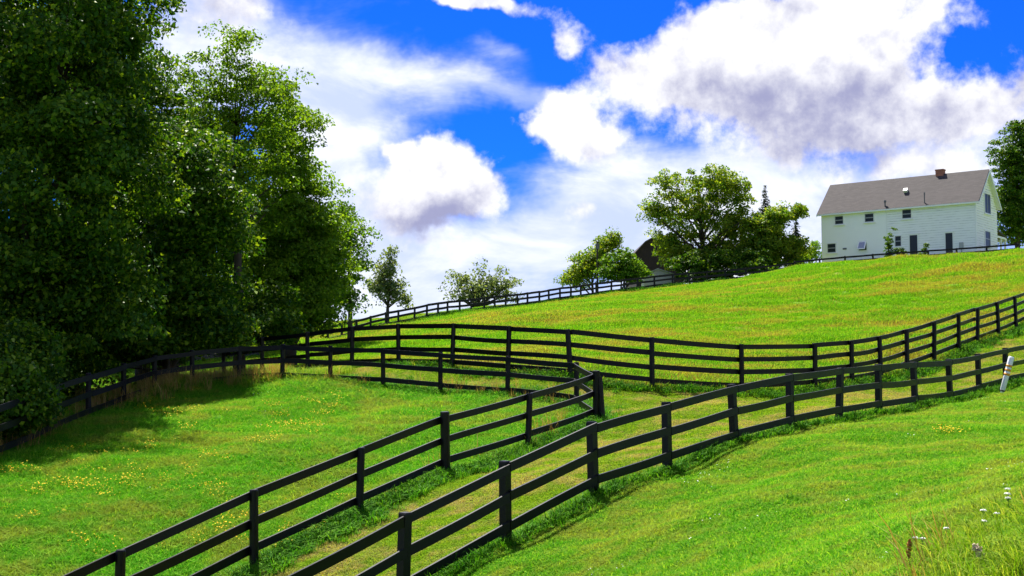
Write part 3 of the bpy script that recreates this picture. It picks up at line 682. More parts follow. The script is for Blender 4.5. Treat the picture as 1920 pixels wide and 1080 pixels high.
def tree(name, label, cat, Y, lobes, clumps, per, leaf, cr, mat, base_px=None, trunk_r=0.25, seed=1, flat=0.42, shell=0.5, droop=0.0, limbs=28, group=None, trunk=True, top=0.66, up=0.42):
    """lobes: (px, py, rx_px, ry_px, depth offset m) ellipsoids of the crown, measured in the photograph at depth Y"""
    rng = np.random.default_rng(seed)
    E = []
    for l in lobes:
        y = Y + (l[4] if len(l) > 4 else 0.0); c = P(l[0], l[1], y); rx = l[2] * y / FPX; rz = l[3] * y / FPX
        E.append((c, np.array([rx, (rx * 0.85 + 0.15 * rz), rz])))
    bpx = base_px if base_px is not None else np.mean([l[0] for l in lobes])
    bx = (bpx - 960) / FPX * Y; bz = hgt(bx, Y)
    root = thing(name, label, cat, (bx, Y, bz), group=group); O = np.array([bx, Y, bz])
    vol = np.array([np.prod(e[1]) ** 0.8 for e in E]); vol /= vol.sum()
    which = rng.choice(len(E), clumps, p=vol)
    d = rng.normal(size=(clumps, 3)); d /= np.linalg.norm(d, axis=1, keepdims=True)
    rad = (shell + (1 - shell) * np.sqrt(rng.random(clumps)))
    core = rng.random(clumps) < 0.25; rad = np.where(core, rng.uniform(0.15, 0.6, clumps), np.maximum(rad, 0.62 if shell > 0.38 else shell))
    rad = np.where(rng.random(clumps) < 0.12, rad * rng.uniform(1.0, 1.14, clumps), rad)
    C = np.array([E[w][0] for w in which]); R = np.array([E[w][1] for w in which])
    cen = C + d * R * rad[:, None]
    cen[:, 2] = np.maximum(cen[:, 2], height(cen[:, 0], cen[:, 1]) + 0.35)
    # leaves
    k = rng.poisson(per, clumps).clip(4); idx = np.repeat(np.arange(clumps), k); m = len(idx)
    sz = cr * rng.uniform(0.6, 1.35, clumps)[idx]
    off = rng.normal(size=(m, 3)); off *= (rng.random(m) ** 0.33 / np.linalg.norm(off, axis=1))[:, None]
    off *= sz[:, None]; hd = np.hypot(off[:, 0], off[:, 1]); off[:, 2] = off[:, 2] * flat - (hd ** 2) / (sz + 1e-6) * (0.24 + droop)
    pos = cen[idx] + off
    out = d[idx] * np.array([1, 1, 0.6]) + off / (sz[:, None] + 1e-6) * 0.35
    nor = out * 0.55 + np.array([0, 0, up]) + rng.normal(size=(m, 3)) * 0.6
    me = leaf_mesh('crown', pos - O, nor, leaf, M[mat], rng)
    link('crown', me, root)
    if trunk:
        mb = MB(); zt_ = max(e[0][2] + e[1][2] * 0.5 for e in E) - bz; ht = zt_ * top
        cx, cy = np.mean([e[0][0] for e in E]) - bx, np.mean([e[0][1] for e in E]) - Y
        path = [np.array([cx * (t ** 1.5) + rng.normal(0, 0.02) * ht * 0.4 * t, cy * t ** 1.5 + rng.normal(0, 0.02) * ht * 0.4 * t, t * ht]) for t in np.linspace(0, 1, 8)]
        path[0][2] = -0.4; rr = [trunk_r * (1.25 if i == 0 else 1) * (1 - 0.82 * i / 7) for i in range(8)]
        mb.tube(path, rr, 9)
        for j in rng.choice(clumps, min(limbs, clumps), replace=False):
            e = cen[j] - O; tz = np.clip((e[2] - 0.95 * math.hypot(e[0] - cx, e[1] - cy)) / ht, 0.12, 0.98); i = min(int(tz * 7), 6); fr_ = tz * 7 - i
            s_ = path[i] * (1 - fr_) + path[i + 1] * fr_; r0 = (rr[i] * (1 - fr_) + rr[i + 1] * fr_) * 0.55
            mid = (s_ + e) / 2 + np.array([0, 0, 0.10 * np.linalg.norm(e - s_)]) + rng.normal(0, 0.06, 3) * np.linalg.norm(e - s_)
            mb.tube([s_, s_ * .5 + mid * .5, mid, mid * .45 + e * .55, e], [r0, r0 * .8, r0 * .58, r0 * .38, max(0.008, r0 * .15)], 5, False)
        mb.build('trunk', M['bark'], root, True)
    return root
G1 = 'trees at the wood edge'
tree('broadleaf_tree', 'huge dark leafy tree filling the top left corner, nearest of the wood', 'tree', 36.0,
     [(60, 120, 230, 210, 0), (150, 330, 190, 190, -1), (40, 480, 210, 190, 0), (150, 560, 150, 130, -1.5), (20, 690, 150, 110, -0.5), (225, 60, 85, 120, 1), (130, -80, 210, 150, 0)],
     380, 300, 0.165, 1.0, 'leaf_dark', base_px=40, trunk_r=0.38, seed=11, shell=0.4, group=G1, limbs=40)
tree('broadleaf_tree', 'dark glossy maple-like tree leaning over the far corner of the paddock', 'tree', 40.5,
     [(350, 330, 95, 110, 0), (330, 450, 120, 120, 0), (380, 560, 85, 85, -1), (260, 590, 100, 80, 0), (400, 400, 50, 90, -1), (300, 640, 60, 38, -2.0), (420, 620, 45, 40, -1)],
     210, 300, 0.155, 0.95, 'leaf_dark', base_px=310, trunk_r=0.3, seed=12, shell=0.45, group=G1, limbs=30)
tree('broadleaf_tree', 'tall airy tree whose open top rises above the wood edge', 'tree', 50.0,
     [(430, 130, 70, 90, 0), (490, 190, 95, 80, 0), (400, 230, 70, 70, 0), (420, 65, 40, 35, 0), (530, 160, 40, 45, 0), (375, 165, 48, 70, 0), (440, 330, 110, 120, 0)],
     190, 120, 0.14, 0.75, 'leaf_bright', base_px=450, trunk_r=0.26, seed=13, shell=0.35, group=G1, limbs=60, top=0.72)
tree('broadleaf_tree', 'full bright green tree on the right flank of the wood', 'tree', 54.0,
     [(540, 260, 60, 90, 0), (548, 380, 80, 110, 0), (540, 500, 100, 110, 0), (590, 470, 65, 110, 0), (500, 560, 60, 60, -1), (570, 570, 70, 45, -1)],
     330, 230, 0.155, 0.85, 'leaf_bright', base_px=545, trunk_r=0.3, seed=14, shell=0.5, group=G1, limbs=36)
tree('broadleaf_tree', 'thin see-through tree at the right end of the wood above the skyline fence', 'tree', 66.0,
     [(655, 450, 42, 55, 0), (640, 390, 26, 40, 0), (672, 500, 30, 34, 0), (635, 540, 26, 40, 0), (655, 560, 28, 24, 0)],
     120, 42, 0.17, 0.62, 'leaf_mid', base_px=657, trunk_r=0.17, seed=15, shell=0.3, group=G1, limbs=40, top=0.7)
tree('broadleaf_tree', 'dark tree standing between the two tallest trees of the wood, back row', 'tree', 47.0,
     [(210, 150, 90, 140, 0), (310, 260, 75, 90, 0), (270, 340, 110, 120, 0)],
     270, 200, 0.17, 1.0, 'leaf_dark', base_px=270, trunk_r=0.3, seed=16, shell=0.5, group=G1, limbs=30)
ug = tree('undergrowth', 'shady undergrowth of the wood behind the paddock corner', 'undergrowth', 44.0,
     [(180, 600, 130, 90, 0), (330, 590, 100, 75, 1.5), (470, 585, 100, 60, 4), (570, 585, 80, 35, 10), (80, 640, 100, 120, -4), (200, 480, 150, 120, 4), (190, 655, 90, 38, -4.5), (290, 640, 80, 36, -1.5), (390, 630, 80, 34, 2.5), (490, 615, 80, 32, 5)], 620, 85, 0.17, 0.7, 'leaf_dark', seed=17, shell=0.4, limbs=20, trunk_r=0.08)
ug['kind'] = 'stuff'
tree('understorey_shrub', 'black shaded thicket behind the left side of the paddock fence', 'shrub', 32.5,
     [(-10, 690, 120, 110, 0), (60, 620, 90, 110, 2.5), (-140, 620, 130, 180, 0)], 220, 80, 0.15, 0.6, 'leaf_dark', base_px=-40, seed=18, shell=0.4, limbs=20, trunk_r=0.1, group=G1)
tree('broadleaf_tree', 'tall dark tree deep in the wood behind the top left corner', 'tree', 62.0,
     [(60, 120, 200, 200, 0), (40, 400, 220, 220, 0), (250, 420, 150, 200, 0), (240, 230, 80, 120, 0)], 520, 90, 0.26, 1.25, 'leaf_dark', base_px=90, trunk_r=0.4, seed=20, shell=0.45, group=G1, limbs=20)
tree('broadleaf_tree', 'shaded tree low down in the wood behind the bright one', 'tree', 66.0,
     [(400, 430, 130, 180, 0), (520, 480, 110, 120, 0), (380, 280, 90, 90, 0)], 330, 80, 0.25, 1.15, 'leaf_dark', base_px=420, trunk_r=0.35, seed=33, shell=0.45, group=G1, limbs=20)
tree('overgrown_bush', 'dark overgrown bush swallowing the left end of the paddock fence', 'shrub', 27.5,
     [(20, 730, 80, 85, 0), (-30, 750, 75, 80, -0.5), (-110, 700, 120, 140, 0), (60, 770, 42, 42, 0.2), (40, 660, 70, 60, 1.0)], 290, 150, 0.12, 0.55, 'leaf_dark', base_px=-20, seed=34, shell=0.4, limbs=16, trunk_r=0.07, group=G1)
tree('slender_tree', 'slender isolated tree on the skyline just right of the wood', 'tree', 92.0,
     [(725, 500, 22, 34, 0), (733, 545, 32, 30, 0), (710, 535, 22, 22, 0), (755, 560, 18, 16, 0), (735, 475, 10, 14, 0)],
     105, 34, 0.22, 0.62, 'leaf_grey', base_px=726, trunk_r=0.16, seed=21, shell=0.25, flat=0.65, limbs=30, top=0.72)
tree('spreading_tree', 'grey-green spreading tree with bare twisted limbs on the middle skyline', 'tree', 112.0,
     [(862, 520, 26, 20, 0), (893, 512, 18, 26, 0), (935, 505, 22, 11, 0), (935, 535, 36, 22, 0), (890, 548, 45, 22, 0), (850, 545, 22, 16, 0), (955, 552, 18, 12, 0)],
     125, 32, 0.26, 0.72, 'leaf_grey', base_px=893, trunk_r=0.28, seed=22, shell=0.25, flat=0.65, limbs=40, top=0.7)
G2 = 'hilltop trees round the barn'
tree('small_tree', 'small tree with a ragged top left of the barn', 'tree', 119.0,
     [(1130, 462, 26, 26, 0), (1110, 492, 42, 28, 0), (1150, 445, 16, 14, 0), (1085, 515, 30, 20, 0), (1065, 525, 14, 12, 0)], 150, 70, 0.24, 0.75, 'leaf_yellow', base_px=1112, trunk_r=0.16, seed=23, shell=0.35, group=G2, flat=0.62)
tree('round_shrub', 'rounded green bush beside the barn wall behind the fence', 'shrub', 114.0,
     [(1165, 498, 36, 30, 0), (1190, 508, 26, 20, 0), (1140, 510, 24, 18, 0)], 130, 60, 0.25, 0.6, 'leaf_mid', seed=24, shell=0.5, trunk_r=0.12, limbs=14, group=G2)
tree('broadleaf_tree', 'largest hilltop tree with an open sunlit crown in front of the barn', 'tree', 121.0,
     [(1245, 345, 34, 32, 0), (1330, 345, 56, 38, 0), (1375, 365, 36, 38, 0), (1230, 400, 28, 36, 0), (1300, 400, 60, 50, 0), (1375, 430, 60, 50, 0), (1255, 455, 36, 30, 0), (1300, 470, 58, 34, 0), (1355, 322, 34, 18, 0), (1262, 482, 26, 24, -1), (1385, 475, 50, 28, 0)],
     420, 90, 0.25, 0.80, 'leaf_yellow', base_px=1322, trunk_r=0.45, seed=25, shell=0.35, limbs=50, group=G2, flat=0.62, top=0.7)
tree('round_shrub', 'dark low bush under the left side of the largest hilltop tree, next to the shed', 'shrub', 116.0,
     [(1290, 492, 45, 22, 0), (1315, 514, 42, 14, -1), (1275, 508, 24, 14, 0)], 90, 60, 0.25, 0.6, 'leaf_dark', seed=26, shell=0.4, trunk_r=0.12, limbs=10, group=G2)
tree('round_shrub', 'dark low bush under the middle of the largest hilltop tree', 'shrub', 116.0,
     [(1350, 490, 40, 20, 0), (1365, 508, 42, 14, -1)], 80, 60, 0.25, 0.6, 'leaf_dark', seed=36, shell=0.4, trunk_r=0.12, limbs=10, group=G2)
tree('round_shrub', 'dark low bush where the hilltop fence nears the yellowish tree', 'shrub', 116.0,
     [(1405, 482, 36, 20, 0), (1425, 498, 44, 14, -1)], 80, 60, 0.25, 0.6, 'leaf_dark', seed=37, shell=0.4, trunk_r=0.12, limbs=10, group=G2)
tree('broadleaf_tree', 'yellowish hilltop tree between the largest tree and the house', 'tree', 118.0,
     [(1445, 420, 42, 34, 0), (1480, 400, 32, 18, 0), (1450, 465, 48, 30, 0), (1490, 470, 30, 26, 0), (1420, 445, 30, 40, 0), (1500, 390, 14, 8, 0)],
     260, 80, 0.25, 0.70, 'leaf_yellow', base_px=1450, trunk_r=0.22, seed=27, shell=0.35, group=G2, flat=0.62)
tree('round_shrub', 'small bush against the left corner of the white house', 'shrub', 122.0,
     [(1525, 470, 13, 22, 0), (1512, 478, 12, 14, 0)], 45, 40, 0.24, 0.5, 'leaf_mid', seed=28, shell=0.4, trunk_r=0.08, limbs=8, group=G2)
tree('broadleaf_tree', 'dark tall tree at the right frame edge behind the house porch', 'tree', 128.0,
     [(1900, 290, 42, 62, 0), (1890, 380, 38, 60, 0), (1925, 350, 50, 110, 0), (1905, 430, 40, 40, 0), (1912, 238, 26, 24, 0)], 470, 75, 0.25, 0.8, 'leaf_dark', base_px=1912, trunk_r=0.35, seed=29, shell=0.4)
tree('climbing_vine', 'narrow dark climber on the seam of the white house wall', 'shrub', 109.6,
     [(1666, 458, 7, 26, 0), (1668, 478, 8, 14, 0), (1675, 430, 6, 3, 0)], 42, 34, 0.16, 0.26, 'leaf_dark', base_px=1667, seed=30, shell=0.2, trunk_r=0.05, limbs=6)
tree('garden_shrub', 'low dark shrub below the small window beside the climber', 'shrub', 108.8, [(1691, 474, 11, 9, 0), (1684, 470, 6, 6, 0)], 26, 30, 0.16, 0.26, 'leaf_dark', seed=31, shell=0.2, trunk_r=0.04, limbs=6)
tree('garden_shrub', 'leaning shrub between the two dark doors of the house', 'shrub', 107.0, [(1728, 478, 8, 8, 0), (1733, 468, 5, 9, 0), (1738, 460, 4, 5, 0)], 26, 30, 0.15, 0.24, 'leaf_dark', base_px=1728, seed=32, shell=0.2, trunk_r=0.04, limbs=6)
def spruce(label, px, ytop, ybase, wpx_, Y, seed):
    rng = np.random.default_rng(seed); t = P(px, ytop, Y); bx = t[0]; bz = hgt(bx, Y); H = t[2] - bz; Rm = wpx_ * Y / FPX
    root = thing('spruce_tree', label, 'tree', (bx, Y, bz), group='spruces behind the hilltop trees')
    pos = []; nor = []
    for z in np.arange(H * 0.12, H * 0.99, 0.32):
        r = Rm * (1 - z / H) ** 0.85 + 0.05
        for a in rng.uniform(0, 6.283, max(6, int(r * 13))):
            n_ = max(3, int(r * 16)); s_ = rng.random(n_) ** 0.7 * r * rng.uniform(0.75, 1.1)
            p = np.stack([s_ * math.cos(a), s_ * math.sin(a), z - s_ * 0.35 + rng.normal(0, 0.06, n_)], 1) + rng.normal(0, 0.07, (n_, 3)); pos.append(p)
            nor.append(np.tile([0.3 * math.cos(a), 0.3 * math.sin(a), 1.0], (n_, 1)) + rng.normal(0, 0.3, (n_, 3)))
    link('crown', leaf_mesh('crown', np.concatenate(pos), np.concatenate(nor), 0.32, M['leaf_blue'], rng, 0.42), root)
    MB().tube([(0, 0, -0.3), (0, 0, H * 0.97)], [0.25, 0.02], 8).build('trunk', M['bark'], root, True)
spruce('pointed spruce top rising behind the hilltop trees', 1434, 346, 500, 42, 150, 41)
spruce('blue-green spruce flank between the yellowish tree and the house', 1492, 405, 500, 36, 140, 42)

# ------------------------------------------------------------------ grass, weeds and flowers (uncountable: one object per kind of growth)
def blades_mesh(name, nb, rad, hmin, hmax, wid, lean, rng, mat, jitter=0.0):
    r = rad * np.sqrt(rng.random(nb)); a = rng.uniform(0, 6.283, nb)
    bp = np.stack([r * np.cos(a), r * np.sin(a), np.full(nb, -0.015)], 1)
    h = rng.uniform(hmin, hmax, nb) * rng.choice([1, 1, 1, 0.7], nb); la = rng.uniform(0, 6.283, nb); ln = np.abs(rng.normal(lean, lean * 0.5, nb))
    d = np.stack([np.cos(la), np.sin(la), np.zeros(nb)], 1); s = np.stack([-np.sin(la), np.cos(la), np.zeros(nb)], 1)
    tw = rng.uniform(-0.9, 0.9, nb); s = s * np.cos(tw)[:, None] + d * np.sin(tw)[:, None]
    w = (wid * rng.uniform(0.6, 1.3, nb))[:, None] / 2
    mid = bp + d * (h * ln * 0.35)[:, None]; mid[:, 2] += h * 0.6
    tip = bp + d * (h * ln)[:, None]; tip[:, 2] += h * (1 - 0.25 * np.minimum(ln, 1.6))
    v = np.stack([bp - s * w, bp + s * w, mid + s * w * 0.8, mid - s * w * 0.8, tip], 1).reshape(-1, 3)
    faces = []
    for i in range(nb): k = i * 5; faces += [(k, k + 1, k + 2, k + 3), (k + 3, k + 2, k + 4)]
    return mesh_arrays(name, v, faces, mat)
def scatter(name, label, cat, x, y, scale, variants, zoff=0.0, tilt=True):
    n = len(x); z = height(x, y) + zoff
    e = 0.3; nx_ = -(height(x + e, y) - height(x - e, y)) / (2 * e); ny_ = -(height(x, y + e) - height(x, y - e)) / (2 * e)
    ln = np.sqrt(nx_ ** 2 + ny_ ** 2 + 1); nx_, ny_, nz_ = nx_ / ln, ny_ / ln, 1 / ln
    yaw = RNG.uniform(0, 6.283, n); cx = nx_ * np.cos(yaw) + ny_ * np.sin(yaw); cy = -nx_ * np.sin(yaw) + ny_ * np.cos(yaw)
    rot = np.stack([-np.arcsin(cy), np.arctan2(cx, nz_), yaw], 1).astype(np.float32)
    me = bpy.data.meshes.new(name); me.vertices.add(n)
    me.vertices.foreach_set('co', np.stack([x, y, z], 1).astype(np.float32).ravel())
    me.attributes.new('rot', 'FLOAT_VECTOR', 'POINT').data.foreach_set('vector', rot.ravel())
    me.attributes.new('scl', 'FLOAT', 'POINT').data.foreach_set('value', np.asarray(scale, np.float32))
    me.attributes.new('vi', 'INT', 'POINT').data.foreach_set('value', RNG.integers(0, len(variants), n).astype(np.int32))
    o = link(name, me); tag(o, label, cat, kind='stuff')
    ng = bpy.data.node_groups.new(name, 'GeometryNodeTree')
    ng.interface.new_socket('Geometry', in_out='INPUT', socket_type='NodeSocketGeometry'); ng.interface.new_socket('Geometry', in_out='OUTPUT', socket_type='NodeSocketGeometry')
    gi = ng.nodes.new('NodeGroupInput'); go = ng.nodes.new('NodeGroupOutput'); inst = ng.nodes.new('GeometryNodeInstanceOnPoints')
    j = ng.nodes.new('GeometryNodeJoinGeometry')
    for v in variants:
        so_ = bpy.data.objects.new(name + '_source', v); oi = ng.nodes.new('GeometryNodeObjectInfo'); oi.inputs['Object'].default_value = so_; oi.inputs['As Instance'].default_value = False
        ti = ng.nodes.new('GeometryNodeGeometryToInstance'); ng.links.new(oi.outputs['Geometry'], ti.inputs[0]); ng.links.new(ti.outputs[0], j.inputs[0])
    def na(nm, t):
        k = ng.nodes.new('GeometryNodeInputNamedAttribute'); k.data_type = t; k.inputs['Name'].default_value = nm; return k.outputs['Attribute']
    er = ng.nodes.new('FunctionNodeEulerToRotation'); ng.links.new(na('rot', 'FLOAT_VECTOR'), er.inputs[0])
    ng.links.new(gi.outputs[0], inst.inputs['Points']); ng.links.new(j.outputs[0], inst.inputs['Instance']); inst.inputs['Pick Instance'].default_value = True
    ng.links.new(na('vi', 'INT'), inst.inputs['Instance Index']); ng.links.new(er.outputs[0], inst.inputs['Rotation']); ng.links.new(na('scl', 'FLOAT'), inst.inputs['Scale'])
    ng.links.new(inst.outputs[0], go.inputs[0])
    md = o.modifiers.new('scatter', 'NODES'); md.node_group = ng
    return o
def sample(n, y0, y1, ang=0.60, power=1.0):
    """points in the ground wedge ahead of the camera, denser towards it"""
    u = RNG.random(n); y = (y0 ** (2 - power) + u * (y1 ** (2 - power) - y0 ** (2 - power))) ** (1 / (2 - power)) if power != 2 else y0 * (y1 / y0) ** u
    x = y * RNG.uniform(-ang, ang, n); return x, y
def patchy(x, y, s, seed=0):
    """cheap smooth random field in 0..1"""
    r = np.random.default_rng(seed); v = np.zeros_like(x)
    for k in range(7):
        a = r.uniform(0, 6.283); f = s * r.uniform(0.5, 1.9); v += np.sin((x * math.cos(a) + y * math.sin(a)) * f + r.uniform(0, 6.283))
    return 1 / (1 + np.exp(-v * 0.9))
GB = {}
GB['lawn'] = foliage('lawn_blade', (0.068, 0.270, 0.004), (0.205, 0.265, 0.030), (0.21, 0.34, 0.035), 0.45, 0.8, 0.04, pscale=0.5, sharp=(0.45, 0.60))
GB['pad'] = foliage('paddock_blade', (0.068, 0.295, 0.004), (0.200, 0.270, 0.026), (0.21, 0.36, 0.035), 0.45, 0.8, 0.04, pscale=0.40, sharp=(0.45, 0.60))
GB['lane'] = foliage('lane_blade', (0.140, 0.285, 0.006), (0.350, 0.300, 0.100), (0.24, 0.33, 0.015), 0.42, 0.8, 0.04, pscale=0.42, sharp=(0.45, 0.58))
GB['field'] = foliage('field_blade', (0.090, 0.300, 0.004), (0.290, 0.260, 0.040), (0.22, 0.36, 0.020), 0.45, 0.8, 0.04, pscale=0.16, stretch=(0.55, 1.5, 1), sharp=(0.46, 0.58))
GB['weed'] = foliage('weed_blade', (0.036, 0.185, 0.004), (0.062, 0.220, 0.006), (0.12, 0.27, 0.014), 0.40, 0.7, 0.08, pscale=0.8)
GB['dry'] = foliage('dry_stalk', (0.21, 0.125, 0.035), (0.30, 0.19, 0.05), (0.38, 0.29, 0.10), 0.30, 0.8, 0.04, pscale=0.8)
GB['tallg'] = foliage('tall_blade', (0.080, 0.235, 0.005), (0.13, 0.265, 0.008), (0.28, 0.32, 0.05), 0.45, 0.7, 0.06, pscale=0.8)
M['yellow'] = plain('yellow_petal', (0.78, 0.52, 0.001), 0.7, 0.1, 5.0, 0.2); M['clover'] = plain('white_clover_head', (0.70, 0.72, 0.62), 0.7, 0.1, 5.0, 0.2)
def variants(k, *a): return [blades_mesh('blades', *a[:-1], np.random.default_rng(900 + k * 10 + i), a[-1]) for i in range(4)]
V = {'lawn': variants(1, 85, 0.24, 0.05, 0.11, 0.011, 0.9, GB['lawn']), 'pad': variants(2, 85, 0.24, 0.08, 0.19, 0.012, 0.8, GB['pad']),
     'lane': variants(3, 90, 0.24, 0.03, 0.075, 0.011, 1.1, GB['lane']), 'field': variants(4, 80, 0.50, 0.13, 0.30, 0.024, 0.6, GB['field']),
     'weed': variants(5, 46, 0.16, 0.12, 0.34, 0.020, 0.8, GB['weed']), 'dry': variants(6, 16, 0.15, 0.3, 0.75, 0.010, 0.35, GB['dry']),
     'fdry': variants(7, 30, 0.5, 0.18, 0.42, 0.014, 0.3, GB['dry']), 'tallg': variants(8, 60, 0.2, 0.18, 0.48, 0.010, 0.7, GB['tallg'])}
x, y = sample(95000, 7.5, 62, power=1.25); pd_, fl_, lw_, ln_, wd_ = zones(x, y)
s = RNG.uniform(0.8, 1.25, len(x)) * (0.9 + y / 90)
scatter('lawn_grass', 'short bright green lawn grass right of the near fence', 'grass', x[lw_], y[lw_], s[lw_], V['lawn'])
k = pd_ | (wd_ & (RNG.random(len(x)) < 0.35))
scatter('paddock_grass', 'lush green grass inside the fenced paddock', 'grass', x[k], y[k], s[k] * (0.65 + 0.6 * patchy(x[k], y[k], 0.8, 3)), V['pad'])
scatter('lane_grass', 'yellowish mown grass of the lane between the fences', 'grass', x[ln_], y[ln_], s[ln_], V['lane'])
x, y = sample(60000, 34, 122, 0.56, power=1.3); pd_, fl_, lw_, ln_, wd_ = zones(x, y); k = fl_ & ~wd_ & ~((y > 108.5) & (x > 28) & (x < 50))
s = RNG.uniform(0.7, 1.2, len(x)) * (0.55 + y / 130 - 0.75 * np.clip((y - 86) / 22, 0, 1)) * (0.7 + 0.5 * patchy(x, y, 0.25, 5))
scatter('field_grass', 'yellow-green rough grass of the upper field', 'grass', x[k], y[k], s[k], V['field'])
k2 = k & (RNG.random(len(x)) < 0.14 * patchy(x, y, 0.3, 8) ** 3 + 0.30 * (dist_line(FC, x, y) < 2.0))
scatter('field_seed_stalks', 'brown seed stalks standing in the upper field', 'grass', x[k2], y[k2], s[k2] * 0.9, V['fdry'])
# lush weeds along the fence feet
def along(pts, n, spread, off=0.0, i0=0, i1=None):
    pts = pts[i0:i1]; seg = RNG.integers(0, len(pts) - 1, n); t = RNG.random(n); p = np.array(pts)[:, :2]
    a, c = p[seg], p[seg + 1]; d = c - a; l = np.linalg.norm(d, axis=1, keepdims=True); nn = np.stack([d[:, 1], -d[:, 0]], 1) / l
    q = a + d * t[:, None] + nn * (RNG.normal(0, spread, n) + off)[:, None]; return q[:, 0], q[:, 1]
xs, ys = [], []
for pts, n, sp, of, i0, i1 in ((FA, 1100, 0.15, 0.12, 0, None), (FB, 1000, 0.22, 0.22, 0, 7), (FB, 900, 0.3, 0.1, 6, 14), (FC, 1300, 0.25, -0.25, 0, 17), (FB, 500, 0.3, 0, 13, None), (FD, 1300, 0.35, 0, 0, None)):
    a, c = along(pts, n, sp, of, i0, i1); xs.append(a); ys.append(c)
x, y = np.concatenate(xs), np.concatenate(ys)
scatter('fence_weeds', 'tall dark green weeds growing along the feet of the fences', 'weeds', x, y, RNG.uniform(0.40, 1.0, len(x)) * (0.8 + y / 130), V['weed'])
x, y = sample(2600, 8, 45); pd_, fl_, lw_, ln_, wd_ = zones(x, y); k = (lw_ | pd_) & (RNG.random(len(x)) < 0.8 * patchy(x, y, 0.7, 14) ** 2)
scatter('broadleaf_weeds', 'darker weed tufts scattered through the lawn and paddock', 'weeds', x[k], y[k], RNG.uniform(0.25, 0.6, k.sum()), V['weed'])
x, y = sample(2200, 8, 45); pd_, fl_, lw_, ln_, wd_ = zones(x, y); k = (lw_ | pd_ | ln_) & (RNG.random(len(x)) < 0.7 * patchy(x, y, 0.6, 15) ** 2)
scatter('dead_grass', 'straw coloured dead grass patches in the lawn and lane', 'grass', x[k], y[k], RNG.uniform(0.12, 0.32, k.sum()), V['fdry'])
a, c = along(FB, 620, 0.55, 0.5, 12, 17); a2, c2 = along(FB, 60, 0.35, 0.2, 7, 12); a3, c3 = along(FB, 22, 0.3, -0.4, 4, 7); a4, c4 = along(FB, 90, 0.3, 0.3, 16, 20)
x, y = np.concatenate([a, a2, a3, a4]), np.concatenate([c, c2, c3, c4])
scatter('dry_weeds', 'brown dried stalks along the far corner of the paddock fence', 'weeds', x, y, RNG.uniform(0.5, 1.15, len(x)), V['dry'])
a, c = along(FB, 560, 0.7, 0.8, 11, 17); scatter('corner_weeds', 'rank green and tawny growth in the far paddock corner', 'weeds', a, c, RNG.uniform(0.7, 1.3, len(a)), V['tallg'])
# flowers: little yellow rosettes on stems, in loose drifts
def flower_mesh(name, nf, rad, h0, h1, fr_, matf, rng, petals=6):
    mb = MB(); ms = []
    for i in range(nf):
        r = rad * math.sqrt(rng.random()); a = rng.uniform(0, 6.283); h = rng.uniform(h0, h1); cx, cy = r * math.cos(a), r * math.sin(a); k = len(mb.v)
        mb.v.append((cx, cy, h + fr_ * 0.35)); tx, ty = rng.normal(0, 0.35, 2)
        for j in range(petals):
            t = 6.283 * j / petals; mb.v.append((cx + fr_ * math.cos(t), cy + fr_ * math.sin(t), h + fr_ * (tx * math.cos(t) + ty * math.sin(t))))
        mb.f += [(k, k + 1 + j, k + 1 + (j + 1) % petals) for j in range(petals)]; ms += [0] * petals
        k = len(mb.v); mb.v += [(cx - 0.003, cy, 0), (cx + 0.003, cy, 0), (cx + 0.002, cy, h), (cx - 0.002, cy, h)]; mb.f.append((k, k + 1, k + 2, k + 3)); ms.append(1)
    me = bpy.data.meshes.new(name); me.from_pydata(mb.v, [], mb.f); me.materials.append(matf); me.materials.append(GB['weed'])
    me.polygons.foreach_set('material_index', np.array(ms, np.int32)); me.update(); return me
FY = [flower_mesh('flowers', 12, 0.24, 0.12, 0.24, 0.0155, M['yellow'], np.random.default_rng(50 + i)) for i in range(4)]
CL = [flower_mesh('flowers', 5, 0.25, 0.06, 0.12, 0.014, M['clover'], np.random.default_rng(60 + i)) for i in range(3)]
xs, ys, sc_ = [], [], []
DRIFT = [(415, 915, 30, 8), (400, 925, 20, 10), (270, 853, 30, 8), (310, 845, 28, 8), (385, 868, 25, 9), (410, 860, 25, 8), (175, 838, 25, 4), (130, 855, 30, 8), (60, 888, 25, 7), (15, 890, 25, 10), (330, 887, 20, 4),
         (510, 822, 30, 8), (535, 798, 30, 10), (480, 840, 30, 10), (330, 815, 25, 8), (590, 805, 25, 6), (780, 782, 22, 5), (750, 785, 35, 7), (345, 780, 30, 12), (620, 770, 50, 20), (250, 910, 60, 20), (120, 925, 60, 22),
         (170, 1035, 40, 18), (445, 1000, 60, 25), (560, 790, 90, 30), (300, 770, 50, 25), (660, 745, 60, 10)]
for px, py, rx, ry in DRIFT:
    for _ in range(int(2 + rx * ry / 110)):
        gx_, gy_, _z = ground_at(px + RNG.normal(0, rx * 0.6), py + RNG.normal(0, ry * 0.6), 10, 45); xs.append(gx_); ys.append(gy_); sc_.append(RNG.uniform(0.5, 1.1))
for _ in range(110):
    gx_, gy_, _z = ground_at(RNG.uniform(0, 760), RNG.uniform(740, 1040), 10, 40); xs.append(gx_); ys.append(gy_); sc_.append(RNG.uniform(0.35, 0.8))
x, y = np.array(xs), np.array(ys); k = inside(PADDOCK, x, y)
scatter('yellow_wildflowers', 'yellow wildflowers in drifts across the paddock grass', 'flowers', x[k], y[k], np.array(sc_)[k], FY)
xs = [ground_at(1782 + RNG.normal(0, 9), 819 + RNG.normal(0, 2.2), 8, 40) for _ in range(9)]
scatter('lawn_flower_patch', 'single bright yellow flower patch in the lawn right of the near fence', 'flowers', np.array([p[0] for p in xs]), np.array([p[1] for p in xs]), RNG.uniform(0.6, 0.9, 9), FY)
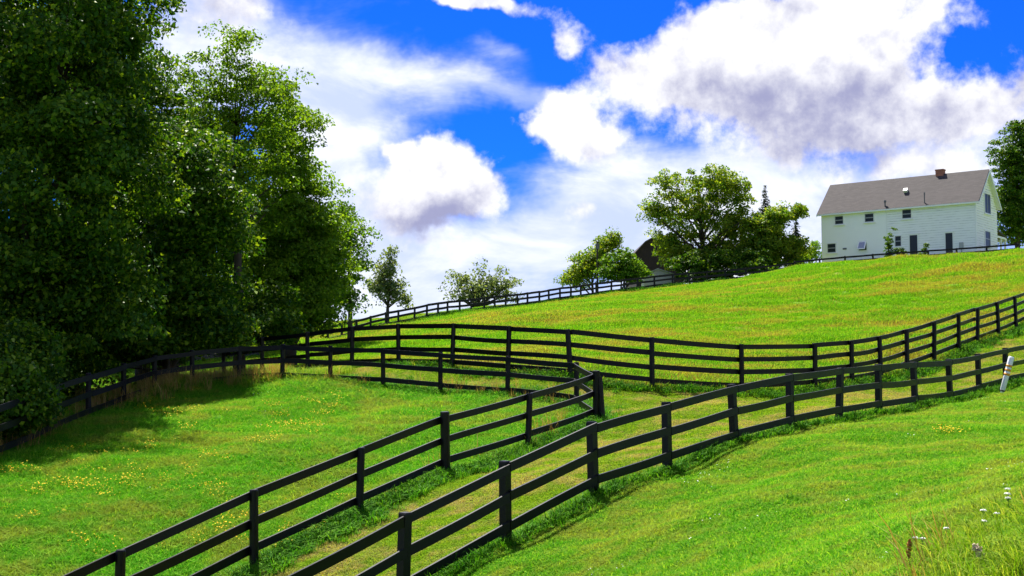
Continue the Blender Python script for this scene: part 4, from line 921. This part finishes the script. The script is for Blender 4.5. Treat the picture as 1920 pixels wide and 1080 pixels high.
x, y = sample(2600, 8, 40); pd_, fl_, lw_, ln_, wd_ = zones(x, y); k = (lw_ | pd_) & (RNG.random(len(x)) < 0.6 * patchy(x, y, 0.9, 12) ** 3)
scatter('white_clover', 'tiny white clover heads dotted through the lawn', 'flowers', x[k], y[k], RNG.uniform(0.4, 0.8, k.sum()), CL)
# tall foreground grass at the lower right
xs, ys, sc_ = [], [], []
for _ in range(230):
    px = RNG.uniform(1560, 2080); py = RNG.uniform(1010, 1260)
    if px < 1640 + (1130 - py) * 1.1 and RNG.random() < 0.8: continue
    u = RNG.uniform(6.6, 9.6); X_ = (px - 960) / FPX * u; xs.append(X_); ys.append(u); sc_.append(RNG.uniform(0.3, 0.7) * min(1.0, 0.4 + (px - 1560) / 480))
scatter('tall_foreground_grass', 'long unmown grass in the lower right corner', 'grass', np.array(xs), np.array(ys), np.array(sc_), V['tallg'])
GD = V['dry']; xs_ = np.array(xs)[::22]; ys_ = np.array(ys)[::22]
scatter('foreground_seed_grass', 'straw coloured seed stalks in the long grass at lower right', 'grass', xs_, ys_, RNG.uniform(0.45, 0.8, len(xs_)), GD)

# single plants that can be told apart in the long grass
M['rust'] = plain('rusty_dock_seed', (0.34, 0.11, 0.03), 0.8, 0.4, 30.0, 0.2); M['straw'] = plain('pale_plume', (0.50, 0.38, 0.30), 0.85, 0.3, 30.0, 0.2); M['stem'] = plain('green_stem', (0.09, 0.17, 0.03), 0.6, 0.2, 20.0)
M['umbel'] = plain('white_umbel', (0.78, 0.80, 0.74), 0.7, 0.08, 20.0, 0.2)
def spike(name, label, px, ytop, Y, rad, mat, lean, seed, frac=0.55):
    rng = np.random.default_rng(seed); t = P(px, ytop, Y); bx = t[0] - lean[0]; by = Y - lean[1]; bz = hgt(bx, by)
    root = thing(name, label, 'plant', (bx, by, bz)); H = t[2] - bz; e = np.array([lean[0], lean[1], H])
    MB().tube([(0, 0, -0.03), e * 0.5 + np.array([0, 0, 0.01]), e], [0.005, 0.004, 0.002], 6).build('stem', M['stem'], root)
    m_ = 420; u = rng.random(m_); r = rad * np.sin(np.pi * np.clip(u * 0.9 + 0.08, 0, 1)) ** 0.7
    off = rng.normal(size=(m_, 3)); off /= np.linalg.norm(off, axis=1, keepdims=True)
    link('seed_head', leaf_mesh('seed_head', e[None] * (1 - frac + frac * u)[:, None] + off * (r * rng.random(m_))[:, None], off + rng.normal(0, .4, (m_, 3)), 0.016, mat, rng, 0.6), root)
spike('dock_plant', 'rust brown dock seed spike at the bottom right of the lawn', 1706, 1012, 7.9, 0.022, M['rust'], (0.02, 0), 71)
spike('grass_plume', 'pale brownish grass plume leaning in the long grass', 1826, 1022, 7.2, 0.035, M['straw'], (-0.07, 0.05), 72)
spike('grass_plume', 'small straw plume at the right bottom corner', 1885, 1052, 7.0, 0.02, M['straw'], (-0.04, 0.02), 73)
def umbel(label, px, py, Y, r, seed):
    rng = np.random.default_rng(seed); t = P(px, py, Y); bz = hgt(t[0], Y); root = thing('umbel_flower', label, 'flower', (t[0], Y, bz), group='white umbels in the long grass'); H = t[2] - bz
    dx = rng.normal(0, 0.02); mb = MB().tube([(dx, 0, -0.03), (dx * .4, 0, H * 0.6), (0, 0, H - 0.02)], [0.003, 0.0026, 0.002], 5)
    for j in range(8): a = 6.283 * j / 8; mb.tube([(0, 0, H - 0.025), (r * 0.7 * math.cos(a), r * 0.7 * math.sin(a), H)], [0.0012, 0.001], 4)
    mb.build('stem', M['stem'], root)
    m_ = 130; q = np.sqrt(rng.random(m_)) * r; a = rng.uniform(0, 6.283, m_); pos = np.stack([q * np.cos(a), q * np.sin(a), H + 0.006 - (q / r) ** 2 * 0.006 + rng.normal(0, 0.002, m_)], 1)
    link('flower_head', leaf_mesh('flower_head', pos, np.tile([0, 0, 1.0], (m_, 1)) + rng.normal(0, .25, (m_, 3)), 0.009, M['umbel'], rng, 0.8), root)
for i, (px, py, Y, r, lb) in enumerate([(1889, 917, 9.0, .024, 'topmost white umbel at the right edge'), (1889, 926, 8.9, .024, 'second white umbel at the right edge, just below the topmost'), (1890, 934, 8.8, .020, 'third white umbel at the right edge, lowest of the three'),
        (1844, 957, 8.6, .022, 'bright white umbel left of the three stacked ones'), (1869, 963, 8.6, .020, 'thin white umbel right of the bright one'), (1844, 977, 8.4, .022, 'flat white umbel below the bright one'), (1775, 991, 8.4, .022, 'lone white umbel nearest the mown lawn'),
        (1716, 1009, 8.2, .018, 'small white umbel beside the dock spike'), (1730, 1010, 8.2, .018, 'second small white umbel right of the dock spike')]): umbel(lb, px, py, Y, r, 80 + i)
